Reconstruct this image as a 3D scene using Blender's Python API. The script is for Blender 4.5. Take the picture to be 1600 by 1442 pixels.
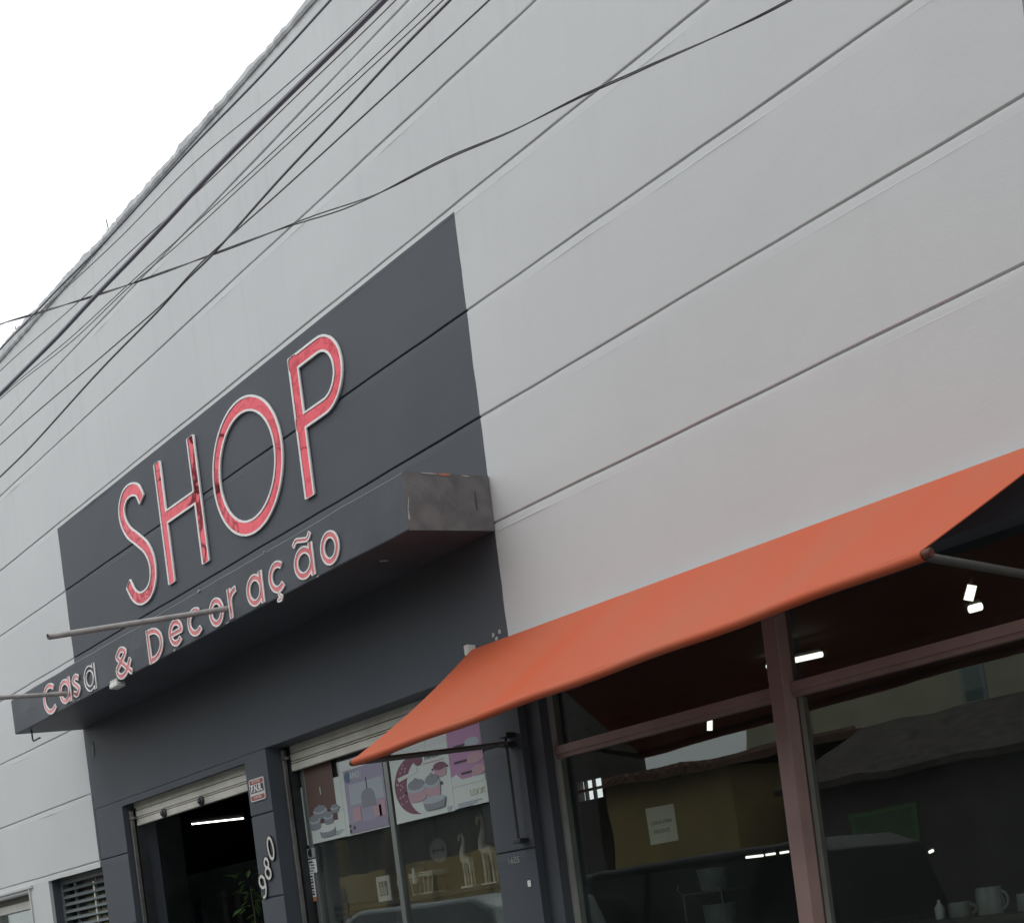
import bpy, bmesh, math, random
import numpy as np
from mathutils import Vector, Matrix
random.seed(7)
for o in list(bpy.data.objects): bpy.data.objects.remove(o)
SC = bpy.context.scene
COL = SC.collection

# ------------------------------------------------------------------ camera, sky, sun, exposure
# facade plane is Y = 0 (X along the street, to the right; Y into the shop; Z up)
CAM_DIST, EYE = 4.6, 1.4
FPX, CX, CY, ROLL, YAW = 2060.0, 800.0, 1440.0, -0.126979, 0.711037
_fw = Vector((-math.cos(YAW), math.sin(YAW), 0)); _rt = Vector((math.sin(YAW), math.cos(YAW), 0)); _up = Vector((0, 0, 1))
_r = _rt*math.cos(ROLL) + _up*math.sin(ROLL); _u = -_rt*math.sin(ROLL) + _up*math.cos(ROLL)
cam_d = bpy.data.cameras.new('camera'); cam = bpy.data.objects.new('camera', cam_d); COL.objects.link(cam)
cam_d.sensor_fit = 'HORIZONTAL'; cam_d.sensor_width = 36; cam_d.lens = FPX/1600*36
cam_d.shift_y = (CY-721)/1600; cam_d.clip_start = 0.05; cam_d.clip_end = 3000
M = Matrix((( _r.x, _u.x, -_fw.x, 0), (_r.y, _u.y, -_fw.y, -CAM_DIST), (_r.z, _u.z, -_fw.z, EYE), (0, 0, 0, 1)))
cam.matrix_world = M
SC.camera = cam

SUN_EL, SUN_AZ = math.radians(58), math.radians(205)      # sun high, from the street side, behind thick cloud
world = bpy.data.worlds.new('World'); SC.world = world; world.use_nodes = True
wn = world.node_tree; wn.nodes.clear()
sky = wn.nodes.new('ShaderNodeTexSky'); sky.sky_type = 'NISHITA'; sky.sun_disc = False
sky.sun_elevation = SUN_EL; sky.sun_rotation = SUN_AZ; sky.dust_density = 4.0; sky.air_density = 1.0
hs = wn.nodes.new('ShaderNodeHueSaturation'); hs.inputs['Saturation'].default_value = 0.12
mx = wn.nodes.new('ShaderNodeMix'); mx.data_type = 'RGBA'; mx.inputs['Factor'].default_value = 0.86
mx.inputs['B'].default_value = (13.6, 14.05, 14.35, 1)       # even cloud cover
bg = wn.nodes.new('ShaderNodeBackground'); bg.inputs['Strength'].default_value = 0.1
wo = wn.nodes.new('ShaderNodeOutputWorld')
wn.links.new(sky.outputs[0], hs.inputs['Color']); wn.links.new(hs.outputs[0], mx.inputs['A'])
wn.links.new(mx.outputs['Result'], bg.inputs['Color']); wn.links.new(bg.outputs[0], wo.inputs['Surface'])
sun_d = bpy.data.lights.new('sun', 'SUN'); sun_d.energy = 0.6; sun_d.angle = math.radians(40); sun_d.color = (1, .97, .93)
sun = bpy.data.objects.new('sun', sun_d); COL.objects.link(sun)
_sd = Vector((math.sin(SUN_AZ)*math.cos(SUN_EL), math.cos(SUN_AZ)*math.cos(SUN_EL), math.sin(SUN_EL)))
sun.rotation_euler = _sd.to_track_quat('Z', 'Y').to_euler(); sun.location = (0, -20, 30)
SC.view_settings.view_transform = 'Standard'; SC.view_settings.look = 'None'
SC.view_settings.exposure = 0.0; SC.view_settings.gamma = 1.0; SC.view_settings.use_curve_mapping = False
SC.render.engine = 'CYCLES'; SC.cycles.max_bounces = 8; SC.cycles.transparent_max_bounces = 16
SC.cycles.use_denoising = True

def at(px, py, y):
    "point of the vertical plane Y = y that the photograph shows at that spot"
    d = _fw*FPX + _r*(px-CX) - _u*(py-CY); t = (CAM_DIST+y)/d.y
    return Vector((d.x*t, y, EYE+d.z*t))

# ------------------------------------------------------------------ helpers
def tag(o, label=None, cat=None, group=None, kind=None):
    for k, v in (('label', label), ('category', cat), ('group', group), ('kind', kind)):
        if v: o[k] = v
    return o
def empty(name, loc=(0, 0, 0)):
    o = bpy.data.objects.new(name, None); COL.objects.link(o); o.location = loc; o.empty_display_size = .2
    return o
class MB:
    def __init__(s): s.v = []; s.f = []
    def add(s, vs, fs):
        n = len(s.v); s.v += [tuple(p) for p in vs]; s.f += [tuple(i+n for i in f) for f in fs]; return s
    def box(s, x0, x1, y0, y1, z0, z1):
        return s.add([(x0,y0,z0),(x1,y0,z0),(x1,y1,z0),(x0,y1,z0),(x0,y0,z1),(x1,y0,z1),(x1,y1,z1),(x0,y1,z1)],
                     [(3,2,1,0),(4,5,6,7),(0,1,5,4),(1,2,6,5),(2,3,7,6),(3,0,4,7)])
    def prism(s, poly, y0, y1):              # polygon in XZ pushed along Y
        n = len(poly)
        vs = [(x, y0, z) for x, z in poly] + [(x, y1, z) for x, z in poly]
        return s.add(vs, [tuple(range(n)), tuple(range(2*n-1, n-1, -1))] + [(i, i+n, (i+1) % n+n, (i+1) % n) for i in range(n)])
    def prism_x(s, poly, x0, x1):            # polygon in YZ pushed along X
        n = len(poly)
        vs = [(x0, y, z) for y, z in poly] + [(x1, y, z) for y, z in poly]
        return s.add(vs, [tuple(range(n-1, -1, -1)), tuple(range(n, 2*n))] + [(i, (i+1) % n, (i+1) % n+n, i+n) for i in range(n)])
    def tube(s, pts, r, n=8, cap=True):
        pts = [Vector(p) for p in pts]; rings = []; N = len(pts)
        rr = r if isinstance(r, (list, tuple)) else [r]*N
        ref = None
        for i, p in enumerate(pts):
            t = (pts[min(i+1, N-1)]-pts[max(i-1, 0)]).normalized()
            if ref is None or abs(ref.dot(t)) > .98: ref = Vector((0, 0, 1)) if abs(t.z) < .9 else Vector((1, 0, 0))
            a = t.cross(ref).normalized(); b = t.cross(a)
            rings.append([p+(a*math.cos(2*math.pi*k/n)+b*math.sin(2*math.pi*k/n))*rr[i] for k in range(n)])
            ref = -a.cross(t) if False else ref
        vs = [v for R in rings for v in R]
        fs = [(i*n+k, i*n+(k+1) % n, (i+1)*n+(k+1) % n, (i+1)*n+k) for i in range(N-1) for k in range(n)]
        if cap: fs += [tuple(range(n-1, -1, -1)), tuple((N-1)*n+k for k in range(n))]
        return s.add(vs, fs)
    def lathe(s, c, prof, n=16):             # prof: (radius, z)
        c = Vector(c); vs = []; m = len(prof)
        for r, z in prof:
            vs += [c+Vector((r*math.cos(2*math.pi*k/n), r*math.sin(2*math.pi*k/n), z)) for k in range(n)]
        fs = [(i*n+k, i*n+(k+1) % n, (i+1)*n+(k+1) % n, (i+1)*n+k) for i in range(m-1) for k in range(n)]
        fs += [tuple(range(n-1, -1, -1)), tuple((m-1)*n+k for k in range(n))]
        return s.add(vs, fs)
    def disc(s, cx, cz, rx, rz, y, n=20, th=.0006, a0=0, a1=360):
        full = a1-a0 >= 360
        P = [(cx+rx*math.cos(math.radians(a0+(a1-a0)*k/n)), cz+rz*math.sin(math.radians(a0+(a1-a0)*k/n))) for k in range(n if full else n+1)]
        return s.prism(P, y, y+th)
    def build(s, name, mat, parent=None, smooth=False, bevel=0, kind=None):
        me = bpy.data.meshes.new(name); me.from_pydata(s.v, [], s.f)
        bm = bmesh.new(); bm.from_mesh(me); bmesh.ops.recalc_face_normals(bm, faces=bm.faces); bm.to_mesh(me); bm.free()
        o = bpy.data.objects.new(name, me); COL.objects.link(o)
        if mat: me.materials.append(mat)
        if smooth:
            for p in me.polygons: p.use_smooth = True
            try: me.set_sharp_from_angle(angle=math.radians(40))
            except Exception: pass
        if bevel:
            b = o.modifiers.new('bevel', 'BEVEL'); b.width = bevel; b.segments = 2; b.limit_method = 'ANGLE'; b.angle_limit = math.radians(40)
        if parent is not None:
            o.parent = parent; o.matrix_parent_inverse = Matrix.Translation(-Vector(parent.location)) if parent.type == 'EMPTY' else Matrix()
            if parent.type != 'EMPTY' and parent.parent is not None: o.matrix_parent_inverse = Matrix()
        if kind: o['kind'] = kind
        return o
# meshes are written in world coordinates; Empties carry no rotation, so a translation inverse keeps parts in place

# ------------------------------------------------------------------ materials
def nodes(m):
    m.use_nodes = True; nt = m.node_tree; return nt, nt.nodes['Principled BSDF']
def P(name, col, rough=.6, metal=0., var=.0, vscale=6., bump=.0, bscale=60., emit=None, es=0., spec=None, coat=0.):
    m = bpy.data.materials.new(name); nt, b = nodes(m)
    b.inputs['Base Color'].default_value = (*col, 1); b.inputs['Roughness'].default_value = rough; b.inputs['Metallic'].default_value = metal
    if spec is not None: b.inputs['Specular IOR Level'].default_value = spec
    if coat: b.inputs['Coat Weight'].default_value = coat; b.inputs['Coat Roughness'].default_value = .05
    tc = nt.nodes.new('ShaderNodeNewGeometry')
    if var:
        n = nt.nodes.new('ShaderNodeTexNoise'); n.inputs['Scale'].default_value = vscale; n.inputs['Detail'].default_value = 6
        nt.links.new(tc.outputs['Position'], n.inputs['Vector'])
        mr = nt.nodes.new('ShaderNodeMapRange'); mr.inputs['From Min'].default_value = .3; mr.inputs['From Max'].default_value = .7
        mr.inputs['To Min'].default_value = 1-var; mr.inputs['To Max'].default_value = 1+var
        nt.links.new(n.outputs[0], mr.inputs['Value'])
        mu = nt.nodes.new('ShaderNodeVectorMath'); mu.operation = 'SCALE'; mu.inputs[0].default_value = col
        nt.links.new(mr.outputs[0], mu.inputs['Scale']); nt.links.new(mu.outputs[0], b.inputs['Base Color'])
    if bump:
        n2 = nt.nodes.new('ShaderNodeTexNoise'); n2.inputs['Scale'].default_value = bscale; n2.inputs['Detail'].default_value = 4
        nt.links.new(tc.outputs['Position'], n2.inputs['Vector'])
        bp = nt.nodes.new('ShaderNodeBump'); bp.inputs['Strength'].default_value = bump; bp.inputs['Distance'].default_value = .01
        nt.links.new(n2.outputs[0], bp.inputs['Height']); nt.links.new(bp.outputs[0], b.inputs['Normal'])
    if emit: b.inputs['Emission Color'].default_value = (*emit, 1); b.inputs['Emission Strength'].default_value = es
    return m

def wall_material():
    m = bpy.data.materials.new('painted_render'); nt, b = nodes(m); L = nt.links.new; N = nt.nodes.new
    g = N('ShaderNodeNewGeometry'); sp = N('ShaderNodeSeparateXYZ'); L(g.outputs['Position'], sp.inputs[0])
    def math_(op, a, c=None):
        n = N('ShaderNodeMath'); n.operation = op
        for i, v in enumerate((a, c)):
            if v is None: continue
            if isinstance(v, (int, float)): n.inputs[i].default_value = v
            else: L(v, n.inputs[i])
        return n.outputs[0]
    def noise(scale, det=4, vec=None, rough=.5):
        n = N('ShaderNodeTexNoise'); n.inputs['Scale'].default_value = scale; n.inputs['Detail'].default_value = det; n.inputs['Roughness'].default_value = rough
        L(vec if vec is not None else g.outputs['Position'], n.inputs['Vector']); return n.outputs[0]
    wob = math_('MULTIPLY', math_('SUBTRACT', noise(4.5, 5), .5), .016)
    x = math_('ADD', sp.outputs[0], wob); z = math_('ADD', sp.outputs[2], math_('MULTIPLY', wob, .3))
    in_panel = math_('MULTIPLY', math_('MULTIPLY', math_('GREATER_THAN', x, -10.425), math_('LESS_THAN', x, -5.083)), math_('LESS_THAN', z, 5.098))
    under = math_('MULTIPLY', math_('GREATER_THAN', sp.outputs[0], -5.12), math_('LESS_THAN', sp.outputs[2], 2.84))
    # left of the door the grille recess and jamb are charcoal as well
    jamb = math_('MULTIPLY', math_('GREATER_THAN', sp.outputs[1], .03), math_('MULTIPLY', math_('GREATER_THAN', sp.outputs[0], -11.58), math_('LESS_THAN', sp.outputs[2], 2.75)))
    dark = math_('MAXIMUM', math_('MAXIMUM', in_panel, under), jamb)
    # weathering: broad tone drift, rain streaks below the coping, small nicks
    drift = noise(.7, 5)
    mp = N('ShaderNodeMapping'); mp.inputs['Scale'].default_value = (9, 9, .55); L(g.outputs['Position'], mp.inputs['Vector'])
    streak = noise(1.0, 5, mp.outputs[0], .65)
    hi = N('ShaderNodeMapRange'); hi.inputs['From Min'].default_value = 4.6; hi.inputs['From Max'].default_value = 6.9; L(sp.outputs[2], hi.inputs['Value'])
    stk = N('ShaderNodeMapRange'); stk.inputs['From Min'].default_value = .52; stk.inputs['From Max'].default_value = .75; L(streak, stk.inputs['Value'])
    sfac = math_('MULTIPLY', math_('MULTIPLY', stk.outputs[0], math_('ADD', math_('MULTIPLY', hi.outputs[0], .9), .16)), .11)
    tone = math_('SUBTRACT', math_('ADD', math_('MULTIPLY', math_('SUBTRACT', drift, .5), .16), 1.0), sfac)
    speck = noise(34, 3); spk = N('ShaderNodeMapRange'); spk.inputs['From Min'].default_value = .72; spk.inputs['From Max'].default_value = .78; L(speck, spk.inputs['Value'])
    tone = math_('SUBTRACT', tone, math_('MULTIPLY', spk.outputs[0], .05))
    lg = N('ShaderNodeMix'); lg.data_type = 'RGBA'; lg.inputs['A'].default_value = (.60, .617, .632, 1); lg.inputs['B'].default_value = (.615, .622, .625, 1); L(noise(.35, 2), lg.inputs['Factor'])
    dk = N('ShaderNodeMix'); dk.data_type = 'RGBA'; dk.inputs['A'].default_value = (.064, .074, .090, 1); dk.inputs['B'].default_value = (.092, .102, .119, 1); L(noise(1.3, 6), dk.inputs['Factor'])
    mxn = N('ShaderNodeMix'); mxn.data_type = 'RGBA'; L(dark, mxn.inputs['Factor']); L(lg.outputs['Result'], mxn.inputs['A']); L(dk.outputs['Result'], mxn.inputs['B'])
    sc = N('ShaderNodeVectorMath'); sc.operation = 'SCALE'; L(mxn.outputs['Result'], sc.inputs[0]); L(tone, sc.inputs['Scale'])
    L(sc.outputs[0], b.inputs['Base Color'])
    b.inputs['Roughness'].default_value = .62; b.inputs['Specular IOR Level'].default_value = .35
    h = math_('ADD', math_('MULTIPLY', noise(5, 3), 1.0), math_('MULTIPLY', noise(90, 3), .18))
    bp = N('ShaderNodeBump'); bp.inputs['Strength'].default_value = .22; bp.inputs['Distance'].default_value = .012; L(h, bp.inputs['Height']); L(bp.outputs[0], b.inputs['Normal'])
    return m
def glass_material(name, tint, ior=1.5, wav=.0):
    m = bpy.data.materials.new(name); m.use_nodes = True; nt = m.node_tree; nt.nodes.clear(); L = nt.links.new; N = nt.nodes.new
    out = N('ShaderNodeOutputMaterial'); tr = N('ShaderNodeBsdfTransparent'); gl = N('ShaderNodeBsdfGlossy'); mix = N('ShaderNodeMixShader'); fr = N('ShaderNodeFresnel')
    geo = N('ShaderNodeNewGeometry'); mr = N('ShaderNodeMapRange')                   # same reflectance from both faces of the pane
    mr.inputs['To Min'].default_value = ior; mr.inputs['To Max'].default_value = 1/ior
    L(geo.outputs['Backfacing'], mr.inputs['Value']); L(mr.outputs[0], fr.inputs['IOR'])
    tr.inputs[0].default_value = (*tint, 1); gl.inputs['Roughness'].default_value = .0; gl.inputs['Color'].default_value = (.95, 1, .98, 1)
    if wav:
        n = N('ShaderNodeTexNoise'); n.inputs['Scale'].default_value = 1.3; n.inputs['Detail'].default_value = 2; L(geo.outputs['Position'], n.inputs['Vector'])
        bp = N('ShaderNodeBump'); bp.inputs['Strength'].default_value = wav; bp.inputs['Distance'].default_value = .02; L(n.outputs[0], bp.inputs['Height']); L(bp.outputs[0], gl.inputs['Normal'])
    df = N('ShaderNodeBsdfDiffuse'); df.inputs[0].default_value = (.42, .45, .43, 1); mx2 = N('ShaderNodeMixShader'); dn = N('ShaderNodeTexNoise'); dn.inputs['Scale'].default_value = 2.4; dn.inputs['Detail'].default_value = 6
    dr = N('ShaderNodeMapRange'); dr.inputs['From Min'].default_value = .3; dr.inputs['From Max'].default_value = .75; dr.inputs['To Min'].default_value = .008; dr.inputs['To Max'].default_value = .030
    L(geo.outputs['Position'], dn.inputs['Vector']); L(dn.outputs[0], dr.inputs['Value']); L(dr.outputs[0], mx2.inputs[0])
    L(fr.outputs[0], mix.inputs[0]); L(tr.outputs[0], mix.inputs[1]); L(gl.outputs[0], mix.inputs[2]); L(mix.outputs[0], mx2.inputs[1]); L(df.outputs[0], mx2.inputs[2]); L(mx2.outputs[0], out.inputs[0])
    return m
def mirror_red():
    m = P('red_mirror_acrylic', (.53, .085, .105), .04, 1.0); nt = m.node_tree; b = nt.nodes['Principled BSDF']
    g = nt.nodes.new('ShaderNodeNewGeometry'); n = nt.nodes.new('ShaderNodeTexNoise'); n.inputs['Scale'].default_value = 3.2; n.inputs['Detail'].default_value = 2
    nt.links.new(g.outputs['Position'], n.inputs['Vector']); bp = nt.nodes.new('ShaderNodeBump'); bp.inputs['Strength'].default_value = .2; bp.inputs['Distance'].default_value = .02
    nt.links.new(n.outputs[0], bp.inputs['Height']); nt.links.new(bp.outputs[0], b.inputs['Normal']); return m
def fabric_orange():
    m = P('orange_awning_cloth', (.53, .10, .04), .6, bump=.12, bscale=260, spec=.25); nt = m.node_tree; b = nt.nodes['Principled BSDF']
    g = nt.nodes.new('ShaderNodeNewGeometry'); mp = nt.nodes.new('ShaderNodeMapping'); mp.inputs['Scale'].default_value = (2.2, .6, .6); n = nt.nodes.new('ShaderNodeTexNoise'); n.inputs['Scale'].default_value = 1.4; n.inputs['Detail'].default_value = 7
    mr = nt.nodes.new('ShaderNodeMapRange'); mr.inputs['From Min'].default_value = .35; mr.inputs['From Max'].default_value = .72
    mc = nt.nodes.new('ShaderNodeMix'); mc.data_type = 'RGBA'; mc.inputs['A'].default_value = (.53, .100, .040, 1); mc.inputs['B'].default_value = (.485, .122, .060, 1)
    nt.links.new(g.outputs['Position'], mp.inputs['Vector']); nt.links.new(mp.outputs[0], n.inputs['Vector']); nt.links.new(n.outputs[0], mr.inputs['Value']); nt.links.new(mr.outputs[0], mc.inputs['Factor']); nt.links.new(mc.outputs['Result'], b.inputs['Base Color'])
    t = nt.nodes.new('ShaderNodeBsdfTranslucent'); t.inputs[0].default_value = (.5, .08, .03, 1); mix = nt.nodes.new('ShaderNodeMixShader'); mix.inputs[0].default_value = .0
    out = [n for n in nt.nodes if n.type == 'OUTPUT_MATERIAL'][0]
    nt.links.new(b.outputs[0], mix.inputs[1]); nt.links.new(t.outputs[0], mix.inputs[2]); nt.links.new(mix.outputs[0], out.inputs[0]); return m
WALL = wall_material()
CHAR = P('charcoal_render', (.072, .080, .094), .55, var=.16, vscale=2.5, bump=.10, bscale=40, spec=.35)
COPE = P('weathered_coping', (.54, .555, .565), .85, var=.16, vscale=7, bump=.3, bscale=30)
WHITE = P('white_acrylic_rim', (.86, .84, .83), .45, var=.08, vscale=12)
RED = mirror_red()
PINK = P('faded_red_acrylic', (.60, .115, .125), .22, .45, var=.22, vscale=9, coat=.4)
BLACK = P('black_lettering', (.015, .015, .017), .4)
CLOTH = fabric_orange()
STEEL = P('dull_steel', (.30, .29, .28), .45, .85, var=.2, vscale=15)
DSTEEL = P('dark_steel', (.055, .058, .062), .45, .5, var=.2, vscale=12)
MAROON = P('maroon_frame_paint', (.345, .225, .205), .42, var=.12, vscale=5, spec=.5)
ALU = P('anodised_aluminium', (.55, .55, .52), .4, .4, var=.12, vscale=8)
SHUT = P('cream_shutter_paint', (.62, .60, .53), .45, var=.16, vscale=5)
WIREM = P('black_cable_sheath', (.16, .165, .178), .5)
CABLE = P('grey_blue_cable_sheath', (.21, .215, .27), .5)
GLASS = glass_material('window_glass', (.80, .84, .82), ior=1.68, wav=.10)
GLASSM = glass_material('display_glass', (.86, .88, .87), ior=1.72, wav=.10)
ASPH = P('asphalt', (.052, .052, .054), .85, var=.25, vscale=3, bump=.5, bscale=80)
CONC = P('pavement_concrete', (.27, .275, .275), .85, var=.2, vscale=2, bump=.4, bscale=40)
EARTH = P('ground', (.14, .14, .13), .95, var=.3, vscale=.5)
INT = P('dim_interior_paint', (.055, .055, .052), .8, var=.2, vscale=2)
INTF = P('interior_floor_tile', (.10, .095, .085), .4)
TUBE = P('lit_tube', (.9, .9, .85), .4, emit=(1, .97, .86), es=2.2)
CREAM = P('cream_frame_paint', (.60, .60, .56), .5, var=.1)
GREEN = P('leaf_green', (.075, .15, .04), .5, var=.3, vscale=20)
WOODW = P('whitewashed_wood', (.78, .75, .66), .55, var=.25, vscale=18)
PAPER = P('white_paper', (.66, .68, .68), .8)

# ------------------------------------------------------------------ ground, road, pavements
def sheet(name, x0, x1, y0, y1, z, mat, th=.1):
    o = MB().box(x0, x1, y0, y1, z-th, z).build(name, mat); tag(o, kind='structure'); return o
sheet('ground', -400, 400, -400, 400, -.30, EARTH)
sheet('road', -200, 200, -9.0, -2.1, -.14, ASPH)
sheet('pavement', -200, 200, -1.98, 9.0, 0, CONC, .25)
sheet('pavement', -200, 200, -40, -9.12, 0, CONC, .25)
for y in (-2.1, -9.12):
    o = MB().box(-200, 200, y+.001, y+.119, -.25, .012).build('kerb', CONC, bevel=.01); tag(o, kind='structure')

# ------------------------------------------------------------------ shop building
B = empty('shop_building', (-8, 0, 0))
tag(B, 'pale grey two storey shop with charcoal sign panel and horizontal joint lines', 'building')
def wob(x, s):
    return math.sin(x*1.7+s*2.1)*.5+math.sin(x*4.3+s*5.7)*.3+math.sin(x*9.1+s*1.3)*.2
def course(x0, x1, z0, z1, top=True, bot=True, seed=0, step=.11, back=.27):
    "one plastered course: rounded edges at the joints, a weak raised lip under the upper joint"
    n = max(2, int(math.ceil((x1-x0)/step))+1); vs = []; K = None
    for i in range(n):
        x = x0+(x1-x0)*i/(n-1)
        w = wob(x, seed)*.0016; jb = wob(x*1.9, seed+9)*.0022; jt = wob(x*1.9, seed+10)*.0022
        lip = max(0., wob(x*.8, seed+3)+.30)*max(0., .55+wob(x*3.1, seed+6))*.0042
        pr = [(back, z0)]
        if bot: pr += [(.011, z0), (.011, z0+.0040+jb), (.003+w, z0+.0052+jb), (w, z0+.010+jb)]
        else: pr += [(w+.004, z0), (w+.001, z0+.001), (w, z0+.004), (w, z0+.006)]
        pr += [(w*.5, (z0+z1)/2)]
        if top: pr += [(w, z1-.052+jt), (w-lip, z1-.047+jt), (w-lip*.9, z1-.0445+jt), (w+.0003, z1-.042+jt), (w, z1-.010+jt), (w+.003, z1-.0050+jt), (.011, z1-.0040+jt), (.011, z1)]
        else: pr += [(w, z1-.05), (w, z1-.04), (w, z1-.03), (w, z1-.02), (w, z1-.006), (w+.001, z1-.002), (w+.004, z1), (w+.01, z1)]
        pr += [(back, z1)]; K = len(pr); vs += [(x, y, z) for y, z in pr]
    fs = [(i*K+k, (i+1)*K+k, (i+1)*K+(k+1) % K, i*K+(k+1) % K) for i in range(n-1) for k in range(K)]
    fs += [tuple(range(K)), tuple(range(n*K-1, (n-1)*K-1, -1))]
    m = MB(); m.add(vs, fs); return m
XL, XR = -24.0, 5.0
ZG = [2.333, 2.893, 3.466, 4.022, 4.58, 5.13, 5.736, 6.296]
e = .0004
def put(m, seed=0):
    o = m.build('wall_course', WALL, B)
    for p_ in o.data.polygons: p_.use_smooth = True
    w_ = o.modifiers.new('wn', 'WEIGHTED_NORMAL'); w_.weight = 100; w_.keep_sharp = True; o.data.set_sharp_from_angle(angle=math.radians(50))
    return o
for i in range(2, 7): put(course(XL, XR, ZG[i]+e, ZG[i+1]-e, seed=i))
put(course(XL, XR, ZG[7]+e, 6.80, top=False, seed=8))
XD0, XD1 = -10.392, -5.085
put(course(XL, XD0-e, ZG[1]+e, ZG[2]-e, seed=21)); put(course(XD1+e, XR, 2.62, ZG[2]-e, bot=False, seed=22))
put(course(XL, XD0-e, ZG[0]+e, ZG[1]-e, seed=23))
# smooth charcoal wall under the canopy
put(course(XD0, XD1, 2.755, ZG[2]-e, bot=False, seed=25)); put(course(-9.88, -7.905, 2.72, 2.755-e, False, False, 26))
for a, b_ in ((XD0, -9.88-e), (-7.905+e, -7.615), (-5.40, XD1)):
    put(course(a, b_, ZG[0]+e, 2.755-e, top=False, seed=27))
    for k, (z0, z1) in enumerate(((1.77, ZG[0]), (1.21, 1.77), (.65, 1.21), (.0, .65))):
        put(course(a, b_, z0+e, z1-e, seed=28+k, bot=k < 3))
# left of the door: grille opening and a window
put(course(XL, -13.4-e, 1.77+e, ZG[0]-e, seed=41)); put(course(-12.03+e, -11.555-e, 1.77+e, ZG[0]-e, seed=42))
put(course(-13.4, -12.03, 2.235, ZG[0]-e, bot=False, seed=43)); put(course(-11.555, XD0-e, 2.297, ZG[0]-e, bot=False, seed=44))
for k, (z0, z1) in enumerate(((1.21, 1.77),)):
    put(course(XL, -13.4-e, z0+e, z1-e, seed=46)); put(course(-12.03+e, -11.555-e, z0+e, z1-e, seed=47))
put(course(XL, XD0-e, .65+e, 1.21-e, seed=49)); put(course(XL, XD0-e, .0, .65-e, bot=False, seed=50))
put(course(XD1+e, XR, 0, .55, False, False, seed=51))
# coping with a ragged mortar edge
vs = []; n = 700; K = 6
for i in range(n):
    x = XL+(XR-XL)*i/(n-1)
    j = random.uniform(-.004, .004)+.009*wob(x*1.3, 3)+(.014*max(0, math.sin(x*11.3)*math.sin(x*4.1+1))) + (6.885-6.825)*max(0, min(1, (-8.5-x)/3))
    o_ = random.uniform(-.004, .006)
    vs += [(x, .26, 6.78), (x, -.012+o_, 6.78), (x, -.02+o_, 6.795), (x, -.018+o_, 6.822+j), (x, .02, 6.835+j), (x, .26, 6.84+j*.5)]
fs = [(i*K+k, (i+1)*K+k, (i+1)*K+(k+1) % K, i*K+(k+1) % K) for i in range(n-1) for k in range(K)]+[tuple(range(K)), tuple(range(n*K-1, (n-1)*K-1, -1))]
m = MB(); m.add(vs, fs); m.build('coping', COPE, B)
# roof slab and blind upper storey so the wall is a building
m = MB(); m.box(XL, XR, .268, 5.45, 3.4, 3.6); m.build('roof_slab', CONC, B)
MB().box(XL, XL+.3, .268, 5.45, 3.6, 6.6).build('side_wall', COPE, B); MB().box(XR-.3, XR, .268, 5.45, 3.6, 6.6).build('side_wall', COPE, B)

# ---- concrete canopy over the doors (drops a little towards the street)
CW = (3.424, 3.712); CF = (3.372, 3.664); CD = -.572
def canopy():
    n = 60; vs = []
    for i in range(n):
        x = -10.41+(5.075-10.41+10.41-5.075+5.335)*i/(n-1)
        a = .004*wob(x*1.5, 4); b_ = .004*wob(x*2.1, 7)
        zs = (.012)*(1-i/(n-1))
        vs += [(x, -.004, CW[0]), (x, CD+.004+a, CF[0]+zs+b_*.5), (x, CD+a, CF[0]+.006+zs+b_*.5), (x, CD+b_, (CF[0]+CF[1])/2), (x, CD+a*.6, CF[1]-.012+b_), (x, CD+.012+a, CF[1]+b_), (x, -.004, CW[1])]
    K = 7
    fs = [(i*K+k, (i+1)*K+k, (i+1)*K+(k+1) % K, i*K+(k+1) % K) for i in range(n-1) for k in range(K)]+[tuple(range(K)), tuple(range(n*K-1, (n-1)*K-1, -1))]
    m = MB(); m.add(vs, fs); return m.build('canopy', CHAR, B)
CAN = canopy()
CAN.data.materials.append(P('weathered_end_render', (.135, .135, .138), .8, var=.28, vscale=9, bump=.3, bscale=50))
for p_ in CAN.data.polygons:
    if p_.normal.x > .9: p_.material_index = 1
BRICKC = P('exposed_brick_chip', (.42, .17, .10), .9, var=.3, vscale=40); CHIP = P('exposed_mortar_chip', (.42, .42, .41), .9, var=.3, vscale=40)
def chip(c, u, v, n, mat, k=7, th=.003):
    "small flake with an irregular outline"
    c, u, v, n = map(Vector, (c, u, v, n)); pts = []
    for i in range(k):
        a = 2*math.pi*i/k+random.uniform(-.25, .25); r = random.uniform(.6, 1.1); pts.append(c+u*math.cos(a)*r+v*math.sin(a)*r)
    m = MB(); m.add([p+n*th for p in pts]+[p-n*th for p in pts], [tuple(range(k)), tuple(range(2*k-1, k-1, -1))]+[(i, i+k, (i+1) % k+k, (i+1) % k) for i in range(k)])
    return m.build('paint_chip', mat, CAN)
ex = -5.075
chip((ex, -.30, 3.680), (0, .05, .006), (0, .0, .008), (1, 0, 0), BRICKC); chip((ex, -.40, 3.673), (0, .06, .004), (0, 0, .004), (1, 0, 0), CHIP)
chip((ex, -.16, 3.69), (0, .03, .003), (0, 0, .004), (1, 0, 0), CHIP); chip((ex, -.555, 3.50), (0, .006, .02), (0, 0.006, .035), (1, 0, 0), CHIP); chip((ex, -.56, 3.45), (0, .005, 0), (0, 0, .03), (1, 0, 0), CHIP)
chip((ex, -.11, 3.56), (0, .006, 0), (0, 0, .06), (1, 0, 0), CHAR)
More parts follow.
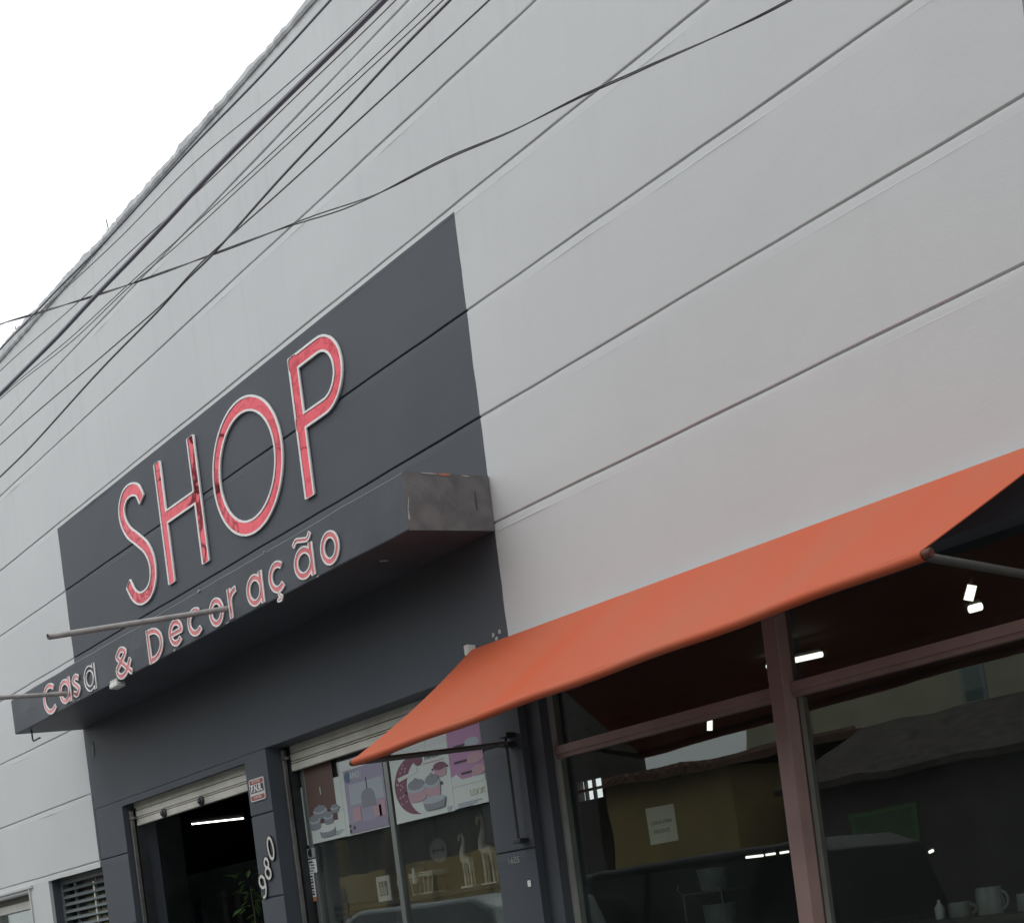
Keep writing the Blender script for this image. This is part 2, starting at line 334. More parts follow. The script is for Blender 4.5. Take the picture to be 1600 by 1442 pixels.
for x, z in ((-5.9, 3.378), (-6.9, 3.382), (-7.6, 3.384), (-9.22, 3.40), (-9.3, 3.41), (-9.12, 3.392), (-7.2, 3.655), (-6.4, 3.66)):
    chip((x, CD-.002, z), (random.uniform(.008, .022), 0, .002), (.002, 0, random.uniform(.004, .009)), (0, 1, 0), CHIP)
chip((-10.27, -.004, 3.23), (.020, 0, .0), (0, 0, .07), (0, 1, 0), P('pale_scuff', (.21, .22, .225), .8, var=.3, vscale=30), k=9, th=.001)
chip((-5.6, -.35, 3.392), (.012, 0, 0), (0, .03, 0.003), (0, 0, 1), CHIP)
for px, py in ((771, 992), (776, 998), (781, 987)):
    chip(at(px, py, -.003), (.010, 0, 0), (0, 0, .014), (0, 1, 0), CHIP)
# hook under the left corner
p = [Vector((-10.25, -.50, 3.40)), Vector((-10.25, -.50, 3.31)), Vector((-10.235, -.50, 3.298)), Vector((-10.10, -.50, 3.30))]
o = MB().tube(p, .007, 8).build('iron_hook', DSTEEL, smooth=True); tag(o, 'black bent iron hook hanging under the left end of the canopy', 'hook')
# two bare pipes that stick out of the canopy face
def pipe(a, b_, lab):
    m = MB(); m.tube([a, a*.5+b_*.5, b_], .0165, 12, cap=False); a_, bb = Vector(a), Vector(b_)
    m.tube([b_, b_*.98+a*.02], [.0165, .011], 12, cap=False); m.tube([b_*.98+a*.02, b_*.9+a*.1], .011, 12)
    o = m.build('flag_pipe', P('weathered_pipe', (.40, .385, .37), .55, .3, var=.2, vscale=15), smooth=True); tag(o, lab, 'pipe', 'pipes sticking out of the canopy')
pipe(Vector((-6.88, CD+.01, 3.464)), Vector((-6.881, -1.693, 3.241)), 'bare metal pipe sticking out of the canopy in front of the word Decoração')
pipe(Vector((-9.31, CD+.01, 3.478)), Vector((-9.311, -1.30, 3.42)), 'bare metal pipe sticking out of the canopy in front of the word Casa')
lp = empty('bulkhead_lamp', (-8.50, CD, 3.37)); tag(lp, 'small white unlit lamp fixed under the canopy edge below the ampersand', 'lamp')
m = MB(); m.box(-8.575, -8.455, CD-.018, CD+.05, 3.345, 3.378); m.build('diffuser', P('opal_white', (.78, .78, .76), .4), lp, bevel=.008)
MB().box(-8.57, -8.46, CD-.01, CD+.045, 3.3785, 3.40).build('base', CREAM, lp)

# ---- letters
def glyph_sdf(strokes, hw, box, h):
    x0, x1, z0, z1 = box; xs = np.arange(x0-2*h, x1+3*h, h)+h*.3717; zs = np.arange(z0-2*h, z1+3*h, h)+h*.2913
    X, Z = np.meshgrid(xs, zs); best = np.full(X.shape, 1e9)
    for st in strokes:
        flat = st[1]; w = st[2] if len(st) > 2 else hw; pts = np.array(st[0], float); S = len(pts)-1
        d = np.full(X.shape, 1e9)
        for i in range(S):
            a, b = pts[i], pts[i+1]; ab = b-a; L2 = (ab**2).sum()
            if L2 < 1e-14: continue
            t = ((X-a[0])*ab[0]+(Z-a[1])*ab[1])/L2; tc = np.clip(t, 0, 1)
            dist = np.hypot(X-a[0]-tc*ab[0], Z-a[1]-tc*ab[1])-w
            d = np.minimum(d, dist)
        if flat:
            for p_, q_ in ((pts[0], pts[1]), (pts[-1], pts[-2])):
                v_ = (p_-q_)/np.hypot(*(p_-q_)); al = (X-p_[0])*v_[0]+(Z-p_[1])*v_[1]; near = np.hypot(X-p_[0], Z-p_[1]) < 2.0*w
                # square the end off: also fill the corners the round cap leaves open
                pe = np.abs((X-p_[0])*v_[1]-(Z-p_[1])*v_[0])-w
                d = np.where(near & (al > -w*.02), np.maximum(pe, al), d)
        best = np.minimum(best, d)
    return xs, zs, best
def contours(xs, zs, F_, lev):
    G = F_-lev; nz, nx = G.shape; seg = {}
    def pt(i, j, k, l):
        a, b = G[i, j], G[k, l]; t = a/(a-b); return (round(float(xs[j]+(xs[l]-xs[j])*t), 7), round(float(zs[i]+(zs[k]-zs[i])*t), 7))
    ins = G < 0
    for i in range(nz-1):
        for j in range(nx-1):
            c = (ins[i, j], ins[i, j+1], ins[i+1, j+1], ins[i+1, j]); s_ = sum(c)
            if s_ in (0, 4): continue
            E_ = [(i, j, i, j+1), (i, j+1, i+1, j+1), (i+1, j+1, i+1, j), (i+1, j, i, j)]
            enter = [k for k in range(4) if c[k] and not c[(k+1) % 4]]; leave = [k for k in range(4) if not c[k] and c[(k+1) % 4]]
            for k in enter:
                q = min(leave, key=lambda l: (l-k) % 4) if len(leave) == 1 else [l for l in leave if (l-k) % 4 == 1 or (l-k) % 4 == 3][0]
                if len(leave) > 1: leave.remove(q)
                seg[pt(*E_[k])] = pt(*E_[q])
    loops = []
    while seg:
        s0 = next(iter(seg)); cur = s0; lp_ = []
        while cur in seg:
            lp_.append(cur); cur = seg.pop(cur)
        if len(lp_) > 6: loops.append(lp_)
    return loops
def simplify(lp_, tol):
    P_ = np.array(lp_)
    def dp(a, b):
        if b <= a+1: return []
        p0, p1 = P_[a], P_[b]; d = p1-p0; L = math.hypot(*d) or 1e-9
        q = P_[a+1:b]; dist = np.abs((q[:, 0]-p0[0])*d[1]-(q[:, 1]-p0[1])*d[0])/L if L > 1e-8 else np.hypot(q[:, 0]-p0[0], q[:, 1]-p0[1])
        k = int(dist.argmax())
        if dist[k] < tol: return []
        k += a+1; return dp(a, k)+[k]+dp(k, b)
    m_ = len(lp_)//2; idx = [0]+dp(0, m_)+[m_]+dp(m_, len(lp_)-1)
    return [lp_[i] for i in idx]
def fill_mesh(name, loops, y0, y1, mat, parent):
    cu = bpy.data.curves.new(name, 'CURVE'); cu.dimensions = '2D'; cu.fill_mode = 'BOTH'; cu.extrude = abs(y1-y0)/2
    for lp_ in loops:
        s_ = cu.splines.new('POLY'); s_.points.add(len(lp_)-1); s_.use_cyclic_u = True
        for k, (x, z) in enumerate(lp_): s_.points[k].co = (x, z, 0, 1)
    tmp = bpy.data.objects.new('tmp', cu); COL.objects.link(tmp)
    me = bpy.data.meshes.new_from_object(tmp.evaluated_get(bpy.context.evaluated_depsgraph_get()))
    bpy.data.objects.remove(tmp); bpy.data.curves.remove(cu)
    ym = (y0+y1)/2
    me.transform(Matrix(((1, 0, 0, 0), (0, 0, -1, ym), (0, 1, 0, 0), (0, 0, 0, 1)))); me.name = name
    bm = bmesh.new(); bm.from_mesh(me); bmesh.ops.remove_doubles(bm, verts=bm.verts, dist=1e-6); bmesh.ops.recalc_face_normals(bm, faces=bm.faces); bm.to_mesh(me); bm.free()
    me.materials.clear(); me.materials.append(mat)
    o = bpy.data.objects.new(name, me); COL.objects.link(o)
    o.parent = parent; o.matrix_parent_inverse = Matrix.Translation(-Vector(parent.location)); return o
def ell(cx, cz, rx, rz, a0, a1, n=48): return [(cx+rx*math.cos(math.radians(a0+(a1-a0)*k/n)), cz+rz*math.sin(math.radians(a0+(a1-a0)*k/n))) for k in range(n+1)]
def cat(pts, n=8):
    p = [pts[0]]+list(pts)+[pts[-1]]; out = []
    for i in range(1, len(p)-2):
        for k in range(n):
            t = k/n; q = []
            for d in (0, 1):
                a, b, c, e_ = p[i-1][d], p[i][d], p[i+1][d], p[i+2][d]
                q.append(.5*(2*b+(c-a)*t+(2*a-5*b+4*c-e_)*t*t+(3*b-a-3*c+e_)*t**3))
            out.append(tuple(q))
    return out+[tuple(pts[-1])]
def letter(name, strokes, hw, box, h, rim, y, depth, label, group, facemat, rimmat=None, hollow=False):
    e_ = empty(name, ((box[0]+box[1])/2, y, box[2])); tag(e_, label, 'letter', group)
    xs, zs, F_ = glyph_sdf(strokes, hw, box, h)
    outer = [simplify(l, h*.12) for l in contours(xs, zs, F_, 0)]; inner = [simplify(l, h*.12) for l in contours(xs, zs, F_, -rim)]
    fill_mesh('rim', outer+inner, y-depth, y-.002, rimmat or WHITE, e_)
    if not hollow: fill_mesh('face', inner, y-depth*.72, y-.002, facemat, e_)
    else: fill_mesh('face', inner, y-depth*.3, y-.002, CHAR, e_)
    return e_
big = 'mirrored letters of the word SHOP'
YS = 0.0
S_ = cat([(-8.868,4.83),(-8.92,4.915),(-9.02,4.953),(-9.13,4.942),(-9.205,4.872),(-9.207,4.775),(-9.14,4.672),(-9.01,4.575),(-8.89,4.475),(-8.832,4.36),(-8.848,4.24),(-8.93,4.165),(-9.06,4.150),(-9.175,4.20),(-9.253,4.312)], 10)
letter('sign_letter', [(S_, True)], .050, (-9.34, -8.74, 4.06, 5.05), .008, .0135, YS, .017, 'large red mirrored letter S with white rim, first of the word SHOP', big, RED)
letter('sign_letter', [([(-8.57, 4.126), (-8.57, 4.996)], True), ([(-8.053, 4.126), (-8.053, 4.996)], True), ([(-8.57, 4.592), (-8.053, 4.592)], False, .0485)], .053, (-8.65, -7.97, 4.08, 5.04), .008, .0135, YS, .017, 'large red mirrored letter H with white rim, second of the word SHOP', big, RED)
letter('sign_letter', [(ell(-7.376, 4.558, .398, .388, 0, 360, 96), False)], .0495, (-7.86, -6.89, 4.08, 5.04), .008, .0135, YS, .017, 'large red mirrored letter O with white rim, third of the word SHOP', big, RED)
letter('sign_letter', [([(-6.70, 4.135), (-6.70, 5.004)], True), ([(-6.7535, 4.9555), (-6.43, 4.9555)]+ell(-6.43, 4.772, .185, .1835, 90, -90, 32)+[(-6.7535, 4.5885)], True, .0485)], .054, (-6.79, -6.16, 4.09, 5.05), .008, .0135, YS, .017, 'large red mirrored letter P with white rim, last of the word SHOP', big, RED)
HW = .0205
def small(ch, x0, x1, z0, z1):
    a, b, c, d = x0+HW, x1-HW, z0+HW, z1-HW; mx_, mz = (a+b)/2, (c+d)/2; rx, rz = (b-a)/2, (d-c)/2
    if ch in 'Cc': return [(ell(mx_+.1*rx, mz, rx*1.1, rz, 46, 314), True)]
    if ch == 'o': return [(ell(mx_, mz, rx, rz, 0, 360), False)]
    if ch == 'a': return [(ell(mx_, mz, rx, rz, 0, 360), False), ([(b, c-HW), (b, d+HW)], True)]
    if ch == 'e': return [(ell(mx_, mz, rx, rz, 0, 318), True), ([(a, mz), (b, mz)], False, HW*.9)]
    if ch == 's': return [(cat([(b+.004, d-.020), (mx_+.008, d), (a+.006, d-.026), (mx_, mz+.003), (b-.004, c+.032), (mx_-.004, c), (a-.006, c+.020)], 8), True)]
    if ch == 'D': return [([(a, c-HW), (a, d+HW)], True), ([(a, d)]+ell(a+.25*(b-a), mz, .75*(b-a), rz, 90, -90, 30)+[(a, c)], True)]
    if ch == 'r': return [([(a, c-HW), (a, d+HW)], True), (ell(b+.01, d-.07, (b-a)+.01, .07, 172, 95, 16), True)]
    if ch == '&': return [(cat([(b+HW*.6, c-HW*.4), (a+.045, mz+.03), (a+.03, d-.03), (mx_-.01, d), (b-.055, d-.03), (mx_-.02, mz+.008), (a+.003, c+.048), (a+.045, c), (mx_+.03, c+.01), (b+.01, mz-.002)], 8), True)]
    if ch == 'ç':
        q = small('c', x0, x1, z0+.05, z1); q.append(([(mx_, z0+.052), (mx_+.006, z0+.036), (mx_+.024, z0+.026), (mx_+.014, z0+.010), (mx_-.012, z0+.012)], False, .0125)); return q
    if ch == 'ã':
        q = small('a', x0, x1, z0, z1-.065); q.append((cat([(a-.006, z1-.044), (a+.03, z1-.020), (mx_+.01, z1-.032), (b-.02, z1-.040), (b+.012, z1-.014)], 6), True, .0145)); return q
word = [('C',-9.75,-9.50,3.387,3.618),('a',-9.44,-9.23,3.406,3.587),('s',-9.20,-9.06,3.411,3.580),('a',-8.985,-8.79,3.401,3.584),('&',-8.46,-8.21,3.375,3.588),('D',-7.95,-7.73,3.372,3.594),('e',-7.64,-7.45,3.398,3.569),('c',-7.38,-7.19,3.396,3.572),('o',-7.10,-6.92,3.387,3.560),('r',-6.86,-6.74,3.390,3.567),('a',-6.64,-6.45,3.386,3.570),('ç',-6.385,-6.21,3.345,3.573),('ã',-6.11,-5.91,3.392,3.635),('o',-5.84,-5.66,3.395,3.576)]
lab = ['red and white capital letter C that begins the word Casa', 'first small letter a of Casa, red with a white rim, crossed by a pipe', 'red and white small letter s in the word Casa', 'last letter a of Casa, its red face missing so only the white rim shows', 'red and white ampersand between Casa and Decoração', 'red and white capital letter D that begins the word Decoração', 'red and white letter e after the D of Decoração', 'red and white letter c without cedilla in Decoração', 'letter o between c and r in Decoração, crossed by a pipe', 'red and white letter r in the middle of Decoração', 'red and white letter a without tilde in Decoração', 'red and white letter c with cedilla in Decoração', 'red and white letter a with tilde in Decoração', 'red and white letter o that ends the word Decoração']
for k, (ch, x0, x1, z0, z1) in enumerate(word):
    letter('sign_letter', small(ch, x0, x1, z0, z1), HW, (x0-.03, x1+.03, z0-.03, z1+.03), .0032, .0084, CD+.001, .011, lab[k], 'letters of Casa & Decoração on the canopy', PINK, hollow=(k == 3))
# house number 9 8 0, italic, set on a slant
def shear(pts, cx, cz, ang=0, sh=.28): return [(cx+(x-cx)+(z-cz)*sh, z) for x, z in pts]
num = 'slanting house number digits'
WD = P('white_number_paint', (.72, .71, .68), .5)
for nm, cx, cz, st in (('0', -7.690, 2.095, [ (ell(-7.690, 2.095, .034, .072, 0, 360), False)]),
                       ('8', -7.765, 1.972, [(ell(-7.765, 2.004, .026, .032, 0, 360), False), (ell(-7.765, 1.936, .034, .036, 0, 360), False)]),
                       ('9', -7.850, 1.848, [(ell(-7.850, 1.885, .036, .040, 0, 360), False), (cat([(-7.814, 1.885), (-7.815, 1.84), (-7.838, 1.79), (-7.868, 1.782)], 8), False)])):
    st = [(shear(s_[0], cx, cz, sh=-.10), s_[1]) for s_ in st]
    letter('number_digit', st, .0155, (cx-.1, cx+.1, cz-.13, cz+.13), .003, .0045, .0, .012, {'0': 'white slanting zero, topmost digit of the house number on the charcoal pillar', '8': 'white slanting eight, middle digit of the house number on the charcoal pillar', '9': 'white slanting nine, lowest digit of the house number on the charcoal pillar'}[nm], num, WD, rimmat=BLACK)

def text(name, body, size, x, y, z, mat, parent, align='CENTER', sx=1.0, bold=0.0, rot=0.0):
    cu = bpy.data.curves.new(name, 'FONT'); cu.body = body; cu.size = size; cu.align_x = align; cu.align_y = 'CENTER'; cu.extrude = .0005; cu.offset = bold
    tmp = bpy.data.objects.new('tmp', cu); COL.objects.link(tmp)
    me = bpy.data.meshes.new_from_object(tmp.evaluated_get(bpy.context.evaluated_depsgraph_get())); bpy.data.objects.remove(tmp); bpy.data.curves.remove(cu)
    R = Matrix.Rotation(rot, 4, 'Z')
    me.transform(Matrix(((1, 0, 0, x), (0, 0, -1, y), (0, 1, 0, z), (0, 0, 0, 1))) @ Matrix.Diagonal((sx, 1, 1, 1)) @ R)
    me.name = name; me.materials.clear(); me.materials.append(mat)
    o = bpy.data.objects.new(name, me); COL.objects.link(o); o.parent = parent; o.matrix_parent_inverse = Matrix.Translation(-Vector(parent.location)); return o
def rrect(x0, x1, z0, z1, r, k=4):
    out = []
    for cx, cz, a in ((x1-r, z1-r, 0), (x0+r, z1-r, 90), (x0+r, z0+r, 180), (x1-r, z0+r, 270)):
        out += [(cx+r*math.cos(math.radians(a+90*i/k)), cz+r*math.sin(math.radians(a+90*i/k))) for i in range(k+1)]
    return out
# F.N.R. plate on the pillar
fp = empty('trade_plate', (-7.77, 0, 2.43)); tag(fp, 'small white plate with red bars reading F.N.R. above the house number', 'sign')
MB().prism(rrect(-7.866, -7.67, 2.428, 2.578, .016), -.009, -.002).build('plate', P('plate_white', (.66, .65, .63), .5), fp)
RB = P('plate_red', (.36, .055, .05), .5); NB = P('plate_navy', (.03, .035, .06), .5)
MB().prism(rrect(-7.855, -7.681, 2.542, 2.570, .006), -.0105, -.0092).build('red_band', RB, fp); MB().prism(rrect(-7.855, -7.681, 2.436, 2.466, .006), -.0105, -.0092).build('red_band', RB, fp)
MB().box(-7.855, -7.681, -.0105, -.0092, 2.484, 2.536).build('navy_band', NB, fp)
text('lettering', 'F.N.R.', .062, -7.768, -.0115, 2.510, WHITE, fp, sx=.95, bold=.002); text('lettering', 'MOTORES', .022, -7.768, -.0115, 2.556, WHITE, fp, sx=1.1); text('lettering', 'PORTÕES', .022, -7.768, -.0115, 2.451, WHITE, fp, sx=1.1)
np_ = empty('number_plate', (-5.26, 0, 1.70)); tag(np_, 'tiny white number stencilled on the charcoal pillar beside the display window', 'sign')
text('digits', '1605', .05, -5.262, -.002, 1.722, P('faded_white', (.36, .37, .37), .7), np_)
o = MB().prism(rrect(-5.172, -5.146, 1.572, 1.606, .006), -.005, -.002).build('sticker', WHITE); tag(o, 'small blank white sticker on the charcoal pillar right of the display window', 'sticker')

# ------------------------------------------------------------------ roller shutters, guides
def shutter(x0, x1, y, z0, z1, locks, nm):
    g = MB().box(x0, x1, y+.03, y+.06, z0+.02, z1+.25).build('roller_shutter', SHUT, B)
    h = (z1-z0)
    for k, (a, b_) in enumerate(((z0, z0+h*.42), (z0+h*.46, z0+h*.55), (z0+h*.59, z1+.0))):
        MB().box(x0, x1, y, y+.028, a, b_).build('slat', SHUT, g, bevel=.004)
    MB().box(x0, x1, y+.004, y+.028, z1+.004, z1+.16).build('slat', SHUT, g, bevel=.004)
    for lx in locks:
        m = MB(); m.lathe((0, 0, 0), [(.036, 0), (.036, .012), (.022, .02), (.02, .03), (.012, .034)], 14)
        m.v = [(lx+a, y-.001-c, z0+h*.25+b_) for a, b_, c in m.v]; m.build('lock', DSTEEL, g, smooth=True)
    return g
shutter(-9.86, -7.92, .085, 2.538, 2.655, (-9.33, -8.72), 'door'); shutter(-7.56, -5.44, .15, 2.585, 2.70, (), 'window')
def guide(pts, r, nm): return MB().tube(pts, r, 8).build(nm, STEEL, B, smooth=True)
for gx, gy, zt in ((-9.855, .055, 2.66), (-7.60, .12, 2.735)):
    m = MB().box(gx-.012, gx+.012, gy-.012, gy+.02, 0.02, zt); m.box(gx-.014, gx+.055, gy-.016, gy+.012, zt-.07, zt-.05)
    m.build('shutter_guide', STEEL, B, bevel=.003)
    MB().box(gx-.02, gx+.03, gy+.03, gy+.10, 0.02, zt+.02).build('shutter_channel', DSTEEL, B)

# ------------------------------------------------------------------ display window between the doors
def pane(parent, x0, x1, y, z0, z1, mat):
    o = MB().box(x0, x1, y, y+.008, z0, z1).build('pane', mat); o.parent = parent; return o
W2 = MB(); GY = .225
W2.box(-7.545, -7.500, GY-.025, GY+.035, .5, 2.72); W2.box(-6.605, -6.560, GY-.02, GY+.03, .5, 2.72); W2.box(-5.445, -5.405, GY-.02, GY+.03, .5, 2.72); W2.box(-7.50, -5.445, GY-.02, GY+.03, .45, .5)
W2 = W2.build('display_window', P('grey_green_aluminium', (.20, .22, .215), .4, .6), B, bevel=.003)
pane(W2, -7.50, -6.605, GY, .5, 2.72, GLASSM); pane(W2, -6.56, -5.445, GY, .5, 2.72, GLASSM)
MB().box(-7.615, -5.40, .05, .30, 0, .45).build('stall_riser', CHAR, B)

# posters taped inside the glass
def C(name, c, r=.7): return P(name, c, r)
PW = C('print_pale', (.50, .56, .54)); PGREY = C('print_blue_grey', (.30, .33, .40)); PBROWN = C('print_brown', (.115, .070, .060)); PPOT = C('print_pot_grey', (.20, .22, .25)); PLID = C('print_lid_blue', (.33, .38, .42)); PPINK = C('print_dusty_pink', (.40, .27, .31)); PPLUM = C('print_plum', (.17, .070, .105)); PLILAC = C('print_lilac', (.36, .20, .34)); PDK = C('print_dark', (.05, .05, .06)); PLAV = C('print_lavender', (.28, .27, .36))
def ppot(par, x, z, w, h, y, body, lid, handle=True, lidded=True):
    m = MB(); m.prism([(x-w, z), (x-w*.86, z-h), (x-w*.5, z-h*1.12), (x+w*.5, z-h*1.12), (x+w*.86, z-h), (x+w, z)], y, y+.0006); m.build('print', body, par)
    m = MB(); m.disc(x, z, w, h*.42, y-.001); m.build('print', lid, par)
    if lidded: m = MB(); m.disc(x, z+h*.25, w*.86, h*.42, y-.0018); m.disc(x, z+h*.62, w*.2, h*.18, y-.0026, 10); m.build('print', PPOT, par)
    if handle: m = MB(); m.box(x-w*1.28, x-w, y, y+.0006, z-h*.3, z-h*.1); m.build('print', PDK, par); m = MB(); m.box(x+w, x+w*1.28, y, y+.0006, z-h*.3, z-h*.1); m.build('print', PDK, par)
PY = .206
def poster(x0, x1, z0, z1, lab): 
    e_ = empty('poster', ((x0+x1)/2, PY, z0)); tag(e_, lab, 'poster', 'cookware posters on the display window'); MB().box(x0, x1, PY, PY+.001, z0, z1).build('sheet', PW, e_); return e_
pa = poster(-7.61, -7.09, 2.085, 2.475, 'pale poster with pots on a dark brown photo, leftmost on the display window')
MB().box(-7.525, -7.165, PY-.0012, PY-.0004, 2.205, 2.66).build('print', PBROWN, pa)  # brown photo; the part above the sheet paints a reflection of brick and tiles
for x, z, w, h in ((-7.36, 2.29, .085, .05), (-7.44, 2.235, .07, .055), (-7.27, 2.24, .058, .045), (-7.185, 2.285, .05, .03)): ppot(pa, x, z, w, h, PY-.003, PPOT, PLID)
ppot(pa, -7.30, 2.16, .095, .045, PY-.006, PPOT, PW, False, False)
text('lettering', 'I', .07, -7.33, PY-.003, 2.415, PW, pa, bold=.001)
pb = poster(-7.088, -6.612, 2.082, 2.50, 'blue grey kitchen poster with tall pan, second on the display window')
MB().box(-7.045, -6.614, PY-.0012, PY-.0004, 2.09, 2.495).build('print', PLAV, pb); MB().box(-7.0, -6.63, PY-.002, PY-.0014, 2.27, 2.40).build('print', PLID, pb)
MB().box(-7.02, -6.84, PY-.0026, PY-.0016, 2.425, 2.475).build('print', PGREY, pb); m = MB(); m.disc(-7.0, 2.45, .035, .035, PY-.0034); m.build('print', C('print_blue', (.09, .13, .22)), pb)
MB().box(-6.806, -6.796, PY-.003, PY-.002, 2.31, 2.42).build('print', PDK, pb); m = MB(); m.disc(-6.80, 2.30, .075, .05, PY-.0032, 16, a0=0, a1=180); m.box(-6.875, -6.725, PY-.0032, PY-.0024, 2.235, 2.30); m.build('print', PPOT, pb)
for x, w, h in ((-6.94, .045, .09), (-6.71, .04, .07), (-6.66, .035, .10)): MB().box(x-w, x+w, PY-.004, PY-.0034, 2.16, 2.16+h).build('print', PPINK, pb)
MB().box(-7.045, -6.614, PY-.0045, PY-.0041, 2.092, 2.15).build('print', C('print_mauve', (.24, .22, .30)), pb)
text('lettering', 'AMO', .05, -6.92, PY-.0035, 2.45, PW, pa)
m = MB(); [m.disc(-7.015+.03*math.cos(a), 2.125+.02*math.sin(a), .012, .012, PY-.006, 10) for a in (0, 2.1, 4.2)]; m.build('print', PDK, pb)
pc = poster(-6.535, -5.955, 2.083, 2.485, 'white poster with plum crescent and pink pots, third on the display window')
cres = [(-6.30+.21*math.cos(math.radians(a)), 2.29+.175*math.sin(math.radians(a))) for a in range(75, 271, 10)]+[(-6.23+.16*math.cos(math.radians(a)), 2.27+.165*math.sin(math.radians(a))) for a in range(255, 109, -12)]
MB().prism(cres, PY-.0014, PY-.0006).build('print', PPLUM, pc)
for a, b_ in ((-6.45, 2.22), (-6.46, 2.30), (-6.42, 2.40)):
    m = MB(); [m.disc(a+random.uniform(-.03, .05), b_+random.uniform(-.03, .03), .008, .006, PY-.0022, 8) for _ in range(5)]; m.build('print', PPINK, pc)
m = MB(); m.prism([(-6.47, 2.355), (-6.30, 2.372), (-6.27, 2.39), (-6.26, 2.362), (-6.46, 2.33)], PY-.0026, PY-.002); m.build('print', PW, pc)
m = MB(); m.disc(-6.245, 2.43, .045, .035, PY-.0022, 12); m.build('print', PPLUM, pc)
text('lettering', 'PAPRIKA', .036, -6.10, PY-.002, 2.428, PDK, pc, sx=1.15); MB().box(-6.2, -6.0, PY-.002, PY-.0014, 2.394, 2.399).build('print', PPINK, pc)
ppot(pc, -6.29, 2.27, .095, .075, PY-.004, PPINK, PLID); ppot(pc, -6.13, 2.275, .075, .075, PY-.0048, PPINK, PLID); ppot(pc, -6.045, 2.36, .062, .055, PY-.003, PPINK, PPLUM, True, False); ppot(pc, -6.13, 2.175, .11, .05, PY-.008, PPOT, PLID, False, False)
pd = poster(-5.953, -5.645, 2.088, 2.575, 'lilac and white poster with pans, rightmost on the display window')
MB().box(-5.95, -5.647, PY-.0012, PY-.0004, 2.25, 2.57).build('print', PLILAC, pd)
zig = [(-5.95, 2.25), (-5.95, 2.27), (-5.90, 2.285), (-5.85, 2.245), (-5.80, 2.225), (-5.75, 2.255), (-5.70, 2.235), (-5.65, 2.25), (-5.65, 2.215), (-5.95, 2.215)]
MB().prism(zig, PY-.0026, PY-.0016).build('print', PW, pd)
for x, z, w, mt in ((-5.73, 2.44, .075, PLID), (-5.72, 2.35, .085, PPINK), (-5.70, 2.28, .07, PPINK)):
    m = MB(); m.disc(x, z, w*.95, .03, PY-.003, 14); m.build('print', mt, pd); MB().box(x-w*2.2, x-w*.8, PY-.0034, PY-.0026, z-.006, z+.006).build('print', PDK, pd)
text('lettering', 'LOOK', .05, -5.73, PY-.002, 2.16, C('print_sand', (.45, .42, .32)), pd)
for par, x0, x1, zz in ((pa, -7.24, -7.11, 2.13), (pc, -6.02, -5.97, 2.11), (pd, -5.92, -5.70, 2.112)):
    for k in range(3): MB().box(x0, x1-(x1-x0)*.2*k, PY-.003, PY-.002, zz-.011*k, zz-.011*k+.004).build('print', PGREY, par)
# valance and roller blind behind the top of the glass
o = MB().box(-6.55, -5.46, .30, .31, 2.56, 2.72).build('blind', P('grey_blind_cloth', (.34, .35, .37), .8, var=.1)); tag(o, 'pale grey roller blind across the top of the display window', 'blind')
# stickers on the left stile
st = empty('sticker_strip', (-7.53, GY-.03, 1.75)); tag(st, 'column of black and white stickers on the left frame of the display window', 'sticker')
YK = GY-.03
MB().box(-7.575, -7.475, YK, YK+.002, 1.995, 2.06).build('sticker', P('sticker_grey', (.30, .32, .33), .5), st); m = MB(); m.disc(-7.53, 2.03, .03, .028, YK-.001, 14, a0=60, a1=300); m.build('print', BLACK, st)
MB().box(-7.60, -7.475, YK-.001, YK+.001, 1.895, 1.985).build('sticker', PAPER, st); m = MB()
for k in range(16): m.box(*(lambda x, z: (x, x+random.uniform(.008, .022), YK-.0022, YK-.0012, z, z+random.uniform(.006, .016)))(-7.59+.024*(k % 4), 1.905+.019*(k//4)))
m.build('print', BLACK, st)
MB().box(-7.58, -7.525, YK, YK+.002, 1.735, 1.892).build('sticker', PAPER, st); m = MB()
for k in range(7): m.box(-7.568, -7.538, YK-.0012, YK-.0002, 1.748+.02*k, 1.760+.02*k-.004*(k % 2))
m.build('print', BLACK, st); MB().box(-7.582, -7.523, YK-.0005, YK+.0015, 1.705, 1.734).build('sticker', P('sticker_orange', (.42, .17, .07), .5), st)

# ------------------------------------------------------------------ maroon framed shop window on the right
FY = .09
W3 = MB(); W3.box(-3.522, -3.446, FY-.03, FY+.08, .55, 2.615); W3 = W3.build('shop_window', MAROON, B, bevel=.004)
def transom(x0, x1):
    o = MB().box(x0, x1, FY+.024, FY+.075, 2.208, 2.229).build('transom', MAROON); o.parent = W3
    o = MB().box(x0, x1, FY+.012, FY+.075, 2.2295, 2.271).build('transom', MAROON); o.parent = W3
transom(-4.955, -3.5225); transom(-3.4455, -1.60); transom(-1.52, .3)
for x in (-1.60, .3):
    o = MB().box(x, x+.08, FY-.03, FY+.08, .55, 2.615).build('post', MAROON, bevel=.004); o.parent = W3
for x0, x1 in ((-4.955, -3.523), (-3.445, -1.601), (-1.519, .3)):
    pane(W3, x0, x1, FY+.045, 2.272, 2.618, GLASS); pane(W3, x0, x1, FY+.050, .56, 2.207, GLASS)
o = MB().box(-4.973, -4.956, FY+.02, FY+.09, .56, 2.618).build('stile', ALU); o.parent = W3
o = MB().box(-3.440, -3.416, FY+.056, FY+.085, .56, 2.206).build('stile', ALU); o.parent = W3
o = MB().box(-4.955, -3.525, FY+.025, FY+.07, .55, .60).build('bottom_rail', MAROON); o.parent = W3
MB().box(-5.0845, -4.974, .05, .25, .551, 2.619).build('window_jamb', CHAR, B)
